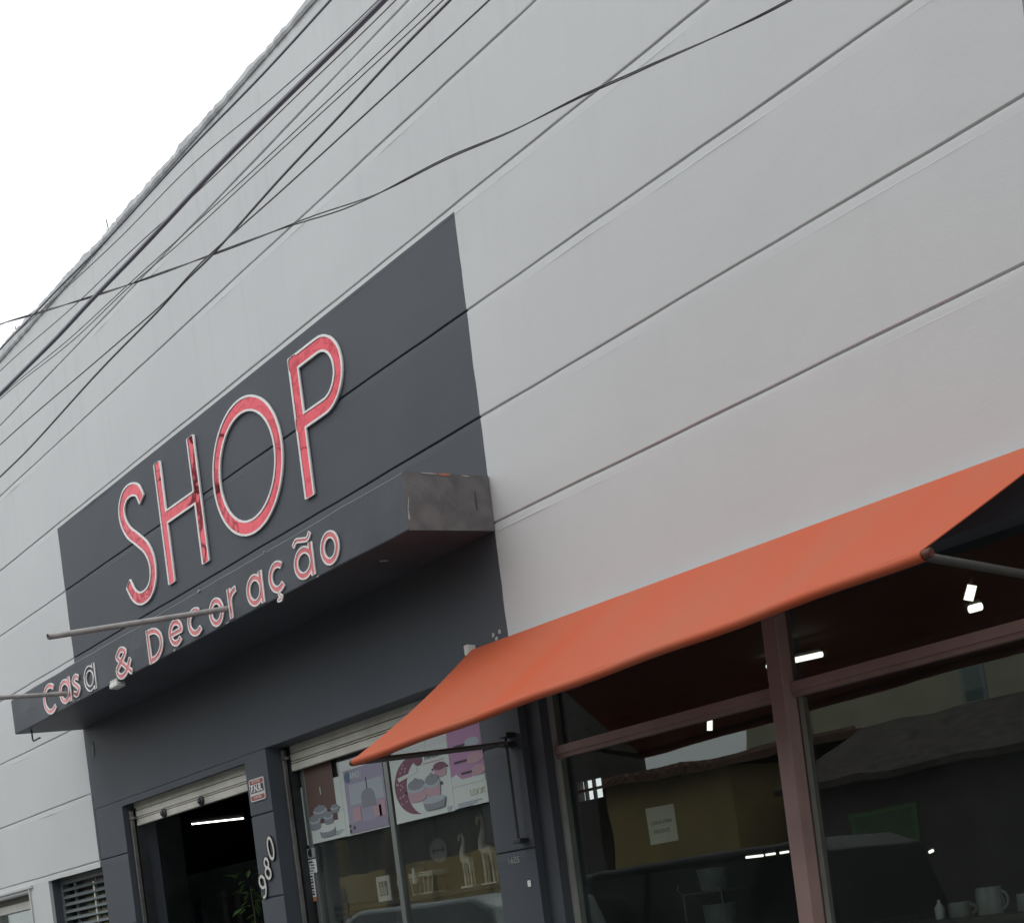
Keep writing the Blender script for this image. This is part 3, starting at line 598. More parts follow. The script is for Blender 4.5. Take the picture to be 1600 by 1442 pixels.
# paper notice taped inside
pn = empty('paper_notice', (-4.36, .165, 1.69)); tag(pn, 'white sheet of paper with two printed lines taped inside the left maroon window', 'notice')
a, b_, c, d = at(1008, 1263, .165), at(1052, 1255, .165), at(1060, 1312, .165), at(1017, 1320, .165)
MB().prism([(a.x, a.z), (b_.x, b_.z), (c.x, c.z), (d.x, d.z)], .165, .1665).build('sheet', PAPER, pn)
cxn = (a.x+b_.x+c.x+d.x)/4; czn = (a.z+b_.z+c.z+d.z)/4
INK = P('ink', (.10, .105, .11), .7)
text('lettering', 'CAIXA PARA', .026, cxn, .1642, czn+.012, INK, pn, sx=.95); text('lettering', 'PRESENTE', .026, cxn-.002, .1642, czn-.032, INK, pn, sx=.95)

# ------------------------------------------------------------------ interior
def part(name, mat, *bx):
    return MB().box(*bx).build(name, mat, B)
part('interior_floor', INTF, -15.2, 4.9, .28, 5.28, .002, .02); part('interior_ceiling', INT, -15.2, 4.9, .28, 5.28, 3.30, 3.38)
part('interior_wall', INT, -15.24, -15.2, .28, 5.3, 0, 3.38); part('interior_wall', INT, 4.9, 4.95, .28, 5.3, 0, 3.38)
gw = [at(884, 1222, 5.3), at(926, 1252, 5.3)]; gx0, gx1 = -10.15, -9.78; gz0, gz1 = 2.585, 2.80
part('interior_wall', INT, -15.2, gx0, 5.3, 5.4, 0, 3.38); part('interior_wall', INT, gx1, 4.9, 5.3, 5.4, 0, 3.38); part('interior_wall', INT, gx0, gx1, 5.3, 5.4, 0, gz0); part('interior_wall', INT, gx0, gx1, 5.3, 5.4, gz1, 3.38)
m = MB(); m.box(gx0, gx1, 5.30, 5.33, (gz0+gz1)/2-.014, (gz0+gz1)/2+.014)
for k in (1, 2): m.box(gx0+(gx1-gx0)*k/3-.012, gx0+(gx1-gx0)*k/3+.012, 5.295, 5.335, gz0, gz1)
m.build('window_bars', DSTEEL, B)
HALL = P('hall_paint', (.50, .54, .56), .8, var=.25, vscale=1.5)  # hall walls, ceiling and floor coloured paler to imitate haze in the doorway
part('interior_wall', HALL, -7.80, -7.72, .30, 1.9, 0, 3.3); part('hall_ceiling', HALL, -15.19, -7.81, .29, 3.2, 3.27, 3.299); part('hall_floor', P('hall_tile', (.34, .35, .35), .3), -15.19, -7.81, .29, 3.2, .0205, .026); part('interior_wall', HALL, -15.19, -15.15, .5, 3.2, .027, 3.26); part('interior_wall', HALL, -15.19, -8.15, 3.2, 3.25, 0.021, 2.5)
HTUBE = P('lit_hall_tube', (.9, .9, .85), .4, emit=(1, .98, .92), es=5)
def tube_lamp(p0, p1, r, lab, mt=None):
    p0, p1 = Vector(p0), Vector(p1); e_ = empty('tube_lamp', tuple((p0+p1)/2)); tag(e_, lab, 'lamp', 'lit lamps on the dark shop ceiling')
    MB().tube([p0, p1], r, 10).build('tube', mt or TUBE, e_, smooth=True)
    up = Vector((0, 0, r+.022)); MB().tube([p0+up, p1+up], .018, 6).build('batten', DSTEEL, e_)
Y4 = 4.0
tube_lamp(at(1234, 1033, Y4), at(1284, 1022, Y4), .022, 'lit ceiling tube just right of the maroon post')
tube_lamp(at(1199, 1041, Y4+.3), at(1216, 1036, Y4+.3), .02, 'lit ceiling tube peeping out left of the maroon post')
tube_lamp(at(1513, 938, 2.6), at(1519, 914, 2.6), .028, 'short upright lit lamp below the awning arm, topmost in the window')
tube_lamp(at(1515, 952, 3.6), at(1533, 947, 3.6), .026, 'short level lit lamp below the upright one in the right window')
tube_lamp(at(1109, 1141, 3.6), at(1109, 1124, 3.6), .022, 'short upright lit lamp above the paper notice')
tube_lamp(at(1166, 1339, 3.4), at(1192, 1336, 3.4), .010, 'longest of the low row of lit strips left of the maroon post')
tube_lamp(at(1197, 1335, 3.4), at(1211, 1333, 3.4), .009, 'middle of the low row of lit strips left of the maroon post')
tube_lamp(at(1219, 1332, 3.4), at(1232, 1330, 3.4), .009, 'rightmost of the low row of lit strips left of the maroon post')
tube_lamp(at(300, 1287, .5), at(380, 1278, .5), .0055, 'long lit tube inside the open doorway under the shutter', HTUBE)
tube_lamp(at(1452, 1331, 1.6), at(1458, 1328, 1.6), .008, 'tiny lit lamp low in the middle of the right window')
# shelves and goods seen dimly through the panes
DW = P('dark_shelf_board', (.045, .038, .032), .6); GR = P('grey_tinplate', (.21, .25, .25), .45, .3, var=.15, vscale=14); CER = P('grey_white_ceramic', (.27, .29, .28), .35, var=.12, vscale=10)
def shelf_unit(x0, x1, y0, y1, levels, lab):
    e_ = empty('shelf_unit', ((x0+x1)/2, y0, 0)); tag(e_, lab, 'shelf')
    for z in levels: MB().box(x0+.02, x1-.02, y0+.005, y1, z, z+.025).build('board', DW, e_)
    for x in (x0, x1-.03): MB().box(x, x+.03, y0, y1, .021, levels[-1]+.05).build('upright', DW, e_)
shelf_unit(-3.40, -1.7, .42, .75, (.5, .85, 1.15), 'dark shelf just inside the right window that carries grey mugs')
shelf_unit(-5.0, -3.9, .45, .95, (.5, .9), 'low dark shelf behind the left maroon window')
shelf_unit(-7.45, -5.46, .38, .75, (.5, 1.0, 1.615), 'display shelf behind the poster window that carries giraffes and frames')
shelf_unit(-13.7, -12.2, 2.22, 2.6, (.4, .9, 1.395), 'dark shelf deep inside the open doorway')
def bucket(x, y, z0, r, h, lab, pos=None):
    e_ = empty('metal_bucket', (x, y, z0)); tag(e_, lab, 'bucket', 'grey buckets on the wire rack')
    MB().lathe((x, y, z0), [(r*.82, 0), (r*.86, h*.3), (r*.97, h-.008), (r, h), (r*.94, h), (r*.9, h-.02), (r*.8, .01)], 24).build('body', GR, e_, smooth=True)
    m = MB(); m.tube([(x+r*math.cos(a), y-.01, z0+h-.01-.04*math.sin(a)) for a in [math.pi*k/10 for k in range(11)]], .0035, 6); m.build('handle', STEEL, e_)
bx, by = -4.56, .75
bucket(bx, by, at(1112, 1390, by).z, .082, .115, 'upper grey metal bucket on the wire rack behind the left maroon window'); bucket(bx+.02, by, at(1115, 1442, by).z-.09, .09, .19, 'lower grey metal bucket on the wire rack behind the left maroon window')
rk = empty('wire_rack', (bx, by, .925)); tag(rk, 'thin wire rack holding two grey buckets behind the left maroon window', 'rack')
zr = at(1112, 1390, by).z
for x in (bx-.12, bx+.14):
    MB().tube([(x, by-.11, .926), (x, by-.11, zr-.01), (x-.02, by-.13, zr+.02), (x, by-.14, zr+.045)], .0045, 6).build('upright', STEEL, rk)
m = MB(); m.tube([(bx-.12, by-.11, zr-.008), (bx+.14, by-.11, zr-.008)], .004, 6); m.tube([(bx-.12, by+.1, zr-.008), (bx+.14, by+.1, zr-.008)], .004, 6); m.tube([(bx-.12, by-.11, zr-.008), (bx-.12, by+.1, zr-.008)], .004, 6); m.tube([(bx+.14, by-.11, zr-.008), (bx+.14, by+.1, zr-.008)], .004, 6); m.build('shelf_frame', STEEL, rk)
def mug(x, y, z, r, h, lab):
    e_ = empty('mug', (x, y, z)); tag(e_, lab, 'mug', 'grey mugs in the right window')
    MB().lathe((x, y, z), [(r*.9, 0), (r, .006), (r, h-.004), (r*.97, h), (r*.88, h-.003), (r*.86, .012)], 20).build('body', CER, e_, smooth=True)
    MB().tube([(x+r*.95+.034*math.sin(a), y, z+h*.5+h*.32*math.cos(a)) for a in [math.pi*k/8 for k in range(9)]], .0065, 6).build('handle', CER, e_, smooth=True)
my = .55; zs_ = 1.1752
mug(-2.90, my, zs_, .052, .118, 'tall grey mug at the lower right corner, its handle to the right'); mug(-3.06, my+.03, zs_, .047, .066, 'low grey mug left of the tall mug')
mug(-2.74, my+.02, zs_, .046, .075, 'low grey mug right of the tall mug'); mug(-2.98, my+.12, zs_, .045, .10, 'grey mug half hidden behind the tall mug')
pit = MB(); pit.lathe((-2.60, .66, zs_), [(.05, 0), (.075, .03), (.08, .1), (.05, .15), (.06, .17)], 20); o = pit.build('ceramic_jug', CER, smooth=True); tag(o, 'rounded grey jug at the right edge behind the mugs', 'jug')
bl = MB(); bl.lathe((at(1470, 1434, .6).x, .6, zs_), [(.02, 0), (.022, .05), (.018, .055), (.008, .07), (.006, .085)], 12); o = bl.build('small_bottle', P('white_glaze', (.75, .75, .72), .3), smooth=True); tag(o, 'tiny white bottle at the bottom edge of the right window', 'bottle')
# display shelf goods: z of the board
ZS = 1.6405
def giraffe(x, y, s, lean, lab):
    e_ = empty('giraffe_figure', (x, y, ZS)); tag(e_, lab, 'figurine', 'giraffe figures on the display shelf')
    MB().box(x-.075*s, x+.075*s, y-.03, y+.03, ZS, ZS+.014).build('base', WOODW, e_, bevel=.003)
    q = lambda a, b_: (x+a*s, y, ZS+.014+b_*s)
    m = MB()
    m.tube([q(.045, .20), q(.0, .195), q(-.035, .215), q(-.045, .26), q(-.030, .31)], [.026*s, .034*s, .036*s, .026*s, .018*s], 10)
    m.tube([q(-.035, .27), q(-.02, .33), q(-.012, .37), q(-.022, .405), q(-.045, .41), q(-.066, .39), q(-.072, .36)], [.024*s, .016*s, .013*s, .013*s, .014*s, .012*s, .007*s], 10)
    m.tube([q(-.034, .41), q(-.030, .43)], .003*s, 6)
    for lx, ly in ((-.035, -.012), (-.03, .012), (.04, -.012), (.045, .012)):
        m.tube([(x+lx*s, y+ly*s, ZS+.22*s), (x+(lx+.003)*s, y+ly*s, ZS+.11*s), (x+lx*1.05*s, y+ly*s, ZS+.013)], [.013*s, .009*s, .008*s], 8)
    m.tube([q(.05, .215), q(.066, .17), q(.064, .14)], [.005*s, .004*s, .006*s], 6)
    m.build('body', WOODW, e_, smooth=True)
giraffe(at(735, 1384, .5).x, .5, .78, 0, 'smaller whitewashed giraffe figure with lowered head on the display shelf'); giraffe(at(768, 1372, .54).x, .54, 1.0, 0, 'taller whitewashed giraffe figure beside the pillar on the display shelf')
fr = empty('picture_frame', (at(600, 1395, .48).x, .48, ZS)); tag(fr, 'small white picture frame standing on the display shelf', 'frame')
fx = fr.location.x; MB().box(fx-.075, fx+.075, .48, .492, ZS+.0, ZS+.17).build('frame', WHITE, fr, bevel=.004); MB().box(fx-.048, fx+.048, .478, .4795, ZS+.04, ZS+.135).build('picture', PPOT, fr); m = MB()
for k in range(5): m.box(fx-.044+.018*k, fx-.034+.018*k, .4765, .4775, ZS+.045, ZS+.10+.03*(k % 2))
m.build('print', PAPER, fr)
sg = empty('notice_board', (at(530, 1425, .45).x, .45, at(530, 1437, .45).z)); tag(sg, 'small pale board with two lines of capitals at the bottom of the display window', 'sign'); sx_, sz_ = sg.location.x, at(530, 1424, .45).z
MB().box(sx_-.15, sx_+.15, .45, .456, sz_-.055, sz_+.055).build('board', C('board_grey', (.34, .35, .33)), sg); text('lettering', 'CUIDADO', .045, sx_, .449, sz_+.022, INK, sg); text('lettering', 'PISO MOLHADO', .036, sx_, .449, sz_-.025, INK, sg)
MB().tube([(sx_, .47, 1.026), (sx_, .462, sz_)], .006, 6).build('stand', DSTEEL, sg)
rp = empty('round_arrow_sign', (at(685, 1328, .5).x, .5, at(685, 1328, .5).z)); tag(rp, 'round grey hanging sign with a black double arrow behind the display glass', 'sign'); rx_, rz_ = rp.location.x, rp.location.z
m = MB(); m.disc(rx_, rz_, .088, .078, .5, 28, .004); m.build('plate', C('plate_grey', (.26, .27, .28)), rp); m = MB(); m.box(rx_-.045, rx_+.045, .4975, .4985, rz_-.006, rz_+.006); m.prism([(rx_-.07, rz_), (rx_-.04, rz_+.02), (rx_-.04, rz_-.02)], .4975, .4985); m.prism([(rx_+.07, rz_), (rx_+.04, rz_-.02), (rx_+.04, rz_+.02)], .4975, .4985); m.build('arrow', BLACK, rp)
MB().tube([(rx_, .502, rz_+.07), (rx_, .502, 3.299)], .002, 5).build('cord', DSTEEL, rp)
bk = empty('wire_basket', (at(672, 1388, .55).x, .55, ZS)); tag(bk, 'pale wire basket with a tray rim on the display shelf left of the giraffes', 'basket'); kx = bk.location.x
m = MB()
for z, w in ((.012, .10), (.13, .125), (.145, .127)): m.tube([(kx-w, .49, ZS+z), (kx+w, .49, ZS+z), (kx+w, .62, ZS+z), (kx-w, .62, ZS+z), (kx-w, .49, ZS+z)], .006, 6)
m.build('rim', WOODW, bk); m = MB()
for k in range(6): m.tube([(kx-.10+.04*k, .49, ZS+.012), (kx-.125+.05*k, .49, ZS+.13)], .003, 5)
m.build('wires', WOODW, bk); MB().box(kx-.095, kx+.095, .50, .61, ZS+.012, ZS+.10).build('lining', C('sand_cloth', (.20, .18, .12)), bk)
for px, py, lab in ((627, 1392, 'slim glass oil lamp just right of the picture frame'), (650, 1388, 'slim glass oil lamp beside the wire basket')):
    g = at(px, py, .46); e_ = empty('oil_lamp', (g.x, .46, ZS)); tag(e_, lab, 'lamp', 'glass oil lamps on the display shelf')
    MB().lathe((g.x, .46, ZS), [(.03, 0), (.03, .006), (.008, .015), (.012, .05), (.026, .07), (.026, .08)], 14).build('base', STEEL, e_, smooth=True)
    MB().lathe((g.x, .46, ZS+.081), [(.018, 0), (.022, .02), (.013, .07), (.009, .10)], 14).build('chimney', P('opal_chimney', (.85, .85, .84), .15), e_, smooth=True)  # opaque white stands for sky reflected in the glass
BOX = P('kraft_board', (.175, .135, .07), .85, var=.15, vscale=6)  # brown blocks below imitate the ochre wall reflected in the glass
for k, (x0, x1, z1) in enumerate(((-7.40, -6.92, 1.83), (-6.90, -6.45, 1.86), (-6.42, -5.98, 1.90), (-5.95, -5.50, 1.93))):
    m = MB(); m.box(x0, x1, .66, .745, ZS, z1); o = m.build('kraft_box', BOX, bevel=.004); tag(o, ['flat brown box at the left end of the display shelf', 'flat brown box behind the picture frame lamps', 'flat brown box behind the wire basket', 'flat brown box behind the giraffes at the right end'][k], 'box', 'brown boxes along the display shelf')
for k, (px0, py0, px1, py1, yy, col) in enumerate(((335, 1392, 352, 1440, 2.3, (.26, .28, .28)), (356, 1396, 372, 1440, 2.3, (.17, .17, .15)), (300, 1404, 318, 1440, 2.3, (.12, .14, .16)))):
    a, b_ = at(px0, py0, yy), at(px1, py1, yy); o = MB().box(a.x, b_.x, yy, yy+.06, 1.42, a.z).build('framed_mirror', P('frame_tone_%d' % k, col, .5, var=.3, vscale=8), bevel=.01); tag(o, ['pale upright frame on the shelf inside the open doorway', 'brownish upright frame next to the pale one inside the doorway', 'bluish upright frame, leftmost on the shelf inside the doorway'][k], 'frame', 'frames on the shelf inside the doorway')
# potted plant in the doorway
pl = empty('potted_plant', (-9.30, .75, .021)); tag(pl, 'dark leafy pot plant just inside the open doorway by the pillar', 'plant')
MB().lathe((-9.30, .75, .021), [(.13, 0), (.17, .3), (.18, .32), (.15, .32), (.14, .28)], 18).build('pot', C('pot_brown', (.10, .06, .04)), pl, smooth=True)
m = MB(); m.tube([(-9.30, .75, .3), (-9.29, .74, 1.0), (-9.31, .73, 1.95)], [.014, .011, .006], 8); m.build('stem', C('stem', (.06, .05, .03)), pl)
m = MB()
for k in range(90):
    z = random.uniform(1.0, 2.05); a = random.uniform(0, 6.28); r = random.uniform(.05, .26); c = Vector((-9.30+r*math.cos(a), .75+r*math.sin(a), z)); t = Vector((math.cos(a), math.sin(a), random.uniform(-.8, .4))).normalized(); s_ = t.cross(Vector((0, 0, 1))).normalized(); L_ = random.uniform(.05, .11)
    m.add([c-t*L_, c-s_*L_*.3+Vector((0, 0, .01)), c+t*L_, c+s_*L_*.3+Vector((0, 0, .01))], [(0, 1, 2, 3)])
m.build('foliage', GREEN, pl)

# ------------------------------------------------------------------ grille window and far left window
GRM = P('grey_grille_paint', (.13, .15, .155), .5, var=.1)
lv = MB(); lv.box(-11.555, -11.50, .10, .16, 1.21, 2.297); lv.box(-10.47, -10.392, .10, .16, 1.21, 2.297); lv.box(-11.50, -10.47, .10, .16, 2.235, 2.297); lv.box(-11.50, -10.47, .10, .16, 1.21, 1.27)
lv = lv.build('grille_window', GRM, B, bevel=.003)
for k in range(15):
    z = 2.185-.064*k; m = MB(); m.prism_x([(.085, z-.014), (.093, z-.017), (.125, z+.014), (.117, z+.017)], -11.50, -10.47); o = m.build('slat', GRM); o.parent = lv
for x in (-11.30, -10.84): o = MB().box(x-.012, x+.012, .128, .145, 1.27, 2.235).build('upright', P('grille_bar', (.32, .34, .33), .5) if x == -11.30 else GRM); o.parent = lv
o = MB().box(-11.30+.45, -11.275+.45, .100, .108, 1.27, 2.2).build('bar', CREAM); o.parent = lv
pane(lv, -11.50, -10.47, .17, 1.27, 2.235, GLASS)
fwn = MB(); fwn.box(-13.34, -12.09, .10, .17, 2.10, 2.175); fwn.box(-13.34, -13.28, .10, .17, 1.28, 2.10); fwn.box(-12.15, -12.09, .10, .17, 1.28, 2.10); fwn.box(-13.34, -12.09, .10, .17, 1.21, 1.28); fwn.box(-12.34, -12.29, .11, .165, 1.28, 2.10)
fwn = fwn.build('casement_window', CREAM, B, bevel=.003); pane(fwn, -13.28, -12.34, .14, 1.28, 2.10, GLASS); pane(fwn, -12.29, -12.15, .14, 1.28, 2.10, GLASS)
m = MB(); m.box(-13.40, -12.03, .10, .25, 2.176, 2.234); m.box(-13.40, -13.341, .10, .25, 1.21, 2.176); m.box(-12.089, -12.03, .10, .25, 1.21, 2.176); m.build('window_lining', P('brown_lining', (.14, .12, .10), .7), B)
m = MB(); m.box(-13.50, -11.93, -.02, -.001, 2.262, 2.29); m.box(-12.02, -11.99, -.014, -.001, 1.25, 2.2615); m.build('window_trim', P('grey_trim', (.55, .56, .555), .7, var=.08), B, bevel=.004)
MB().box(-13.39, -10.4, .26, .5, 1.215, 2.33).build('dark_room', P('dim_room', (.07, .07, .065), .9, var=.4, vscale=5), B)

# ------------------------------------------------------------------ awning
AW = empty('awning', (-3.75, 0, 2.87)); tag(AW, 'faded orange cloth drop awning over the maroon shop window', 'awning')
AX0, AX1 = -5.345, -2.172
def aw_pt(u, v):
    "u along the wall, v from wall to front bar"
    x = AX0+(AX1+.17*(1-v)-AX0)*u; zt = 2.866-.034*u; zf = 2.293+(2.380-2.293)*u
    sag = -.018*math.sin(math.pi*v)*(1-.25*math.sin(6*u*3.1)*.5)*(1-.6*u**6) - .003*math.sin(u*19)*v - .003*math.sin(u*7.3+1)*math.sin(math.pi*v)
    y = -.035-(.88-.035)*v; z = zt+(zf-zt)*v+sag
    if v < .04: z += .0
    return Vector((x+(.012*math.sin(v*math.pi) if u == 0 else (-.020*math.sin(v*math.pi) if u == 1 else 0)), y, z))
nu, nv = 60, 22
top = [[aw_pt(i/nu, j/nv) for j in range(nv+1)] for i in range(nu+1)]
m = MB(); T = .004; vs = [p for r_ in top for p in r_]+[p-Vector((0, 0, T)) for r_ in top for p in r_]; n0 = (nu+1)*(nv+1); ix = lambda i, j: i*(nv+1)+j
fs = []
for i in range(nu):
    for j in range(nv):
        fs += [(ix(i, j), ix(i+1, j), ix(i+1, j+1), ix(i, j+1)), (n0+ix(i, j), n0+ix(i, j+1), n0+ix(i+1, j+1), n0+ix(i+1, j))]
for i in range(nu): fs += [(ix(i, 0), n0+ix(i, 0), n0+ix(i+1, 0), ix(i+1, 0)), (ix(i, nv), ix(i+1, nv), n0+ix(i+1, nv), n0+ix(i, nv))]
for j in range(nv): fs += [(ix(0, j), ix(0, j+1), n0+ix(0, j+1), n0+ix(0, j)), (ix(nu, j), n0+ix(nu, j), n0+ix(nu, j+1), ix(nu, j+1))]
m.add(vs, fs); cl = m.build('cloth', CLOTH, AW, smooth=True)
# hem pocket wrapped round the front bar
h0, h1 = aw_pt(0, 1), aw_pt(1, 1)
m = MB(); m.tube([h0+(h1-h0)*k/30+Vector((0, .004, -.016-.003*math.sin(k*.9))) for k in range(31)], .020, 12); m.build('front_hem', CLOTH, AW, smooth=True)
m = MB(); m.tube([h0+Vector((-.03, .004, -.016)), h0+Vector((.02, .004, -.016))], .016, 10); m.tube([h1+Vector((-.02, .004, -.016)), h1+Vector((.03, .004, -.016))], .016, 10); m.build('front_bar', P('rusty_maroon_steel', (.14, .045, .032), .6, .2, var=.3, vscale=20), AW, smooth=True)
m = MB(); m.tube([(AX0, -.022, 2.857), (AX1+.17, -.022, 2.823)], .0125, 10); m.build('top_rail', CREAM, AW, smooth=True)
for x in (AX0-.015, AX1+.18): MB().box(x-.02, x+.012, -.06, -.001, 2.84, 2.895).build('wall_bracket', CREAM, AW, bevel=.003)
def arm(hp, wx, wz):
    m = MB(); m.tube([hp+Vector((.02, .01, -.02)), Vector((wx, -.05, wz))], .0145, 10); o = m.build('arm', P('galvanised_dull', (.17, .165, .155), .45, .6), AW, smooth=True)
    m = MB(); m.tube([(wx, -.045, wz+.06), (wx, -.045, wz-.52)], .0085, 8); m.build('slide_rod', DSTEEL, AW, smooth=True)
    for z in (wz+.045, wz-.005, wz-.51): MB().box(wx-.03, wx+.03, -.062, -.001, z-.012, z+.012).build('rod_bracket', DSTEEL, AW, bevel=.004)
arm(h0, -5.155, 2.325); ar = arm(h1-Vector((.02, 0, 0)), -2.13, 2.33)

# ------------------------------------------------------------------ overhead wires and poles
POLEC = P('pole_concrete', (.26, .255, .245), .85, var=.2, vscale=4, bump=.3, bscale=30)
def pole(x, y, h, r0, r1, lab, arms=True):
    e_ = empty('utility_pole', (x, y, 0)); tag(e_, lab, 'pole', 'concrete utility poles')
    MB().tube([(x, y, -.2), (x, y, h*.5), (x, y, h)], [r0, (r0+r1)/2, r1], 20).build('shaft', POLEC, e_, smooth=True)
    if arms:
        for z in (h-.5, h-1.6):
            MB().box(x-.05, x+.05, y-1.0, y+1.0, z, z+.1).build('crossarm', DSTEEL, e_)
            for k in (-.9, -.3, .3, .9): MB().lathe((x, y+k, z+.1), [(.02, 0), (.05, .03), (.03, .06), (.05, .09), (.02, .13)], 10).build('insulator', CER, e_, smooth=True)
pole(-1.158, -1.7, 8.5, .135, .10, 'concrete utility pole just beyond the right edge, where the wires start'); pole(-19.5, -1.7, 8.5, .135, .10, 'concrete utility pole far to the left, where the wires end')
def wire(pts, r, mat, lab, y=-1.7, twist=False, y1=None):
    N = len(pts); P3 = []
    for k, (px, py) in enumerate(pts):
        yy = y if y1 is None else y+(y1-y)*(1-px/pts[0][0])
        P3.append(at(px, py, yy))
    # carry the run on to the poles beyond the frame
    a, b_ = P3[0], P3[1]; s0 = (a-b_).normalized()
    if y1 is None:
        xe = -1.29; P3.insert(0, Vector((xe, y, a.z+s0.z/max(.2, abs(s0.x))*(xe-a.x)*.5)))
        c, d = P3[-2], P3[-1]; s1 = (d-c).normalized(); P3.append(Vector((-12.5, y, d.z+s1.z/abs(s1.x)*(abs(-12.5-d.x))*.45))); P3.append(Vector((-19.4, y, P3[-1].z+.25)))
    else:
        P3.insert(0, a+s0*1.6); P3[0].y = -.01; c, d = P3[-2], P3[-1]; P3.append(Vector((-19.4, -1.7, 8.35)))
    # smooth resample
    q = [P3[0]]+P3+[P3[-1]]; out = []
    for i in range(1, len(q)-2):
        n = max(3, int((q[i+1]-q[i]).length/.06)) if twist else 10
        for k in range(n):
            t = k/n; L_ = (q[i+1]-q[i]).length; d0 = (q[i+1]-q[i-1]).normalized()*L_; d1 = (q[i+2]-q[i]).normalized()*L_
            out.append(q[i]*(2*t**3-3*t*t+1)+d0*(t**3-2*t*t+t)+q[i+1]*(3*t*t-2*t**3)+d1*(t**3-t*t))
    out.append(P3[-1])
    m = MB()
    if twist:
        L = 0; A = []; Bp = []
        for i, p_ in enumerate(out):
            if i: L += (p_-out[i-1]).length
            ph = L*5.2+.9*math.sin(L*1.3); g = r*(1.15+1.5*max(0, math.sin(L*2.1+.5))**6)
            o_ = Vector((0, math.cos(ph), math.sin(ph)))*g; A.append(p_+o_); Bp.append(p_-o_)
        e_ = empty('twisted_service_wire', tuple(P3[0])); tag(e_, lab, 'wire', 'wires strung in front of the facade')
        MB().tube(A, r, 6).build('strand', mat, e_, smooth=True); MB().tube(Bp, r, 6).build('strand', mat, e_, smooth=True); return
    m.tube(out, r, 7); o = m.build('overhead_wire', mat, smooth=True); tag(o, lab, 'wire', 'wires strung in front of the facade')
wire([(517,0),(410,117),(300,230),(162,380),(99,443),(52,492),(0,546)], .0044, CABLE, 'uppermost wire, running along the roof edge against the sky')
wire([(592,0),(435,145),(300,258),(187,372),(74,477),(0,545)], .0021, WIREM, 'thin wire just above the thickest cable')
wire([(601,0),(440,160),(350,250),(225,384),(144,468),(90,526),(34,582),(0,616)], .0095, CABLE, 'thickest grey blue cable of the bundle')
wire([(619,0),(440,173),(330,280),(218,380),(117,477),(0,580)], .0022, WIREM, 'thin wire that crosses behind the thickest cable', y=-1.62)
wire([(678,0),(440,225),(272,380),(198,447),(110,528),(0,620)], .0021, WIREM, 'upper of the two thin wires running close together')
wire([(693,0),(440,234),(281,380),(200,450),(115,531),(0,624)], .0021, WIREM, 'lower of the two thin wires running close together')
wire([(704,0),(620,85),(530,182),(440,277),(330,400),(288,441),(247,486),(157,578),(47,699),(0,745)], .0045, WIREM, 'medium black wire that cuts steeply across the thinner ones')
wire([(765,0),(600,152),(440,298),(315,410),(259,470),(187,533),(0,695)], .0030, WIREM, 'lowest straight wire above the sign panel', y=-1.75)
wire([(1235,0),(1000,110),(910,150),(800,205),(700,247),(575,310),(460,350),(345,393),(195,447),(60,489),(0,507)], .0027, P('dark_twisted_sheath', (.10, .103, .112), .5), 'slack twisted pair of wires crossing from the roof line to the upper right', y=-.40, y1=-1.7, twist=True)
# spikes on the coping
for px, py, lab in ((170, 358, 'short wire spike on the roof edge where the wall meets the sky'), (27, 522, 'crossed wire spike on the roof edge at the far left')):
    g = at(px, py, .05); z = 6.84; m = MB(); m.tube([(g.x, .05, z), (g.x-.02, .05, z+.14)], .004, 6); m.tube([(g.x+.05, .05, z+.02), (g.x-.06, .06, z+.085)], .003, 6); o = m.build('wire_spike', DSTEEL); tag(o, lab, 'spike', 'wire spikes on the coping')

# ------------------------------------------------------------------ the other side of the street (seen in the panes and mirror letters)
OCHRE = P('ochre_render', (.40, .30, .13), .85, var=.15, vscale=2); TILE = P('clay_roof_tile', (.19, .105, .078), .9, var=.5, vscale=9, bump=.6, bscale=12); OLIVE = P('pale_olive_render', (.56, .55, .40), .85, var=.1, vscale=2); BLUEG = P('blue_grey_render', (.36, .42, .45), .8); DARKB = P('dark_brick_render', (.10, .09, .085), .9, var=.25, vscale=3); GREENW = P('green_gate_paint', (.12, .26, .10), .6)
def house(name, x0, x1, y0, y1, h, wall, lab, roof=None, eave=.35, rise=1.0, wins=(), rows=True):
    e_ = empty(name, ((x0+x1)/2, y1, 0)); tag(e_, lab, 'house')
    MB().box(x0, x1, y0, y1, 0, h).build('wall', wall, e_)
    if roof:
        ym = (y0+y1)/2; m = MB(); m.prism_x([(y0-eave, h-.05), (y0-eave, h+.05), (ym, h+rise), (y1+eave, h+.05), (y1+eave, h-.05), (ym, h+rise-.12)], x0-eave, x1+eave)
        r_ = m.build('roof', roof, e_)
        k = 0; x = x0-eave+.1
        while rows and x < x1+eave:
            o = MB().tube([(x, y1+eave+.03, h+.05), (x, ym, h+rise+.01)], .07, 6).build('tile_row', roof); o.parent = r_; x += .21
    for (a, b_, c, d, mt) in wins:
        w_ = MB().box(a, b_, y1-.02, y1+.03, c, d).build('window', mt, e_); o = MB().box(a+.06, b_-.06, y1+.031, y1+.036, c+.06, d-.06).build('pane', GLASS); o.parent = w_
    return e_
house('tiled_house', -15.6, -12.9, -17, -11, 3.4, OCHRE, 'low ochre house with clay tile roof across the street, mirrored in the window', TILE, .35, .45, ((-13.6, -13.0, .9, 2.0, DARKB),))
house('brick_house', -18.7, -16.1, -12.6, -11.3, 7.2, DARKB, 'narrow dark brick house between the garden wall and the tiled house', None, wins=((-17.8, -16.9, 4.2, 5.4, CREAM),))  # added to keep reflected sky out of the upper left pane
house('garden_house', -27, -20.4, -17, -13.2, 4.0, DARKB, 'tall dark house behind the ochre garden wall across the street', TILE, .3, 1.0, ((-25, -23.6, 1.0, 2.3, CREAM), (-22.4, -21.2, 1.0, 2.3, CREAM)))
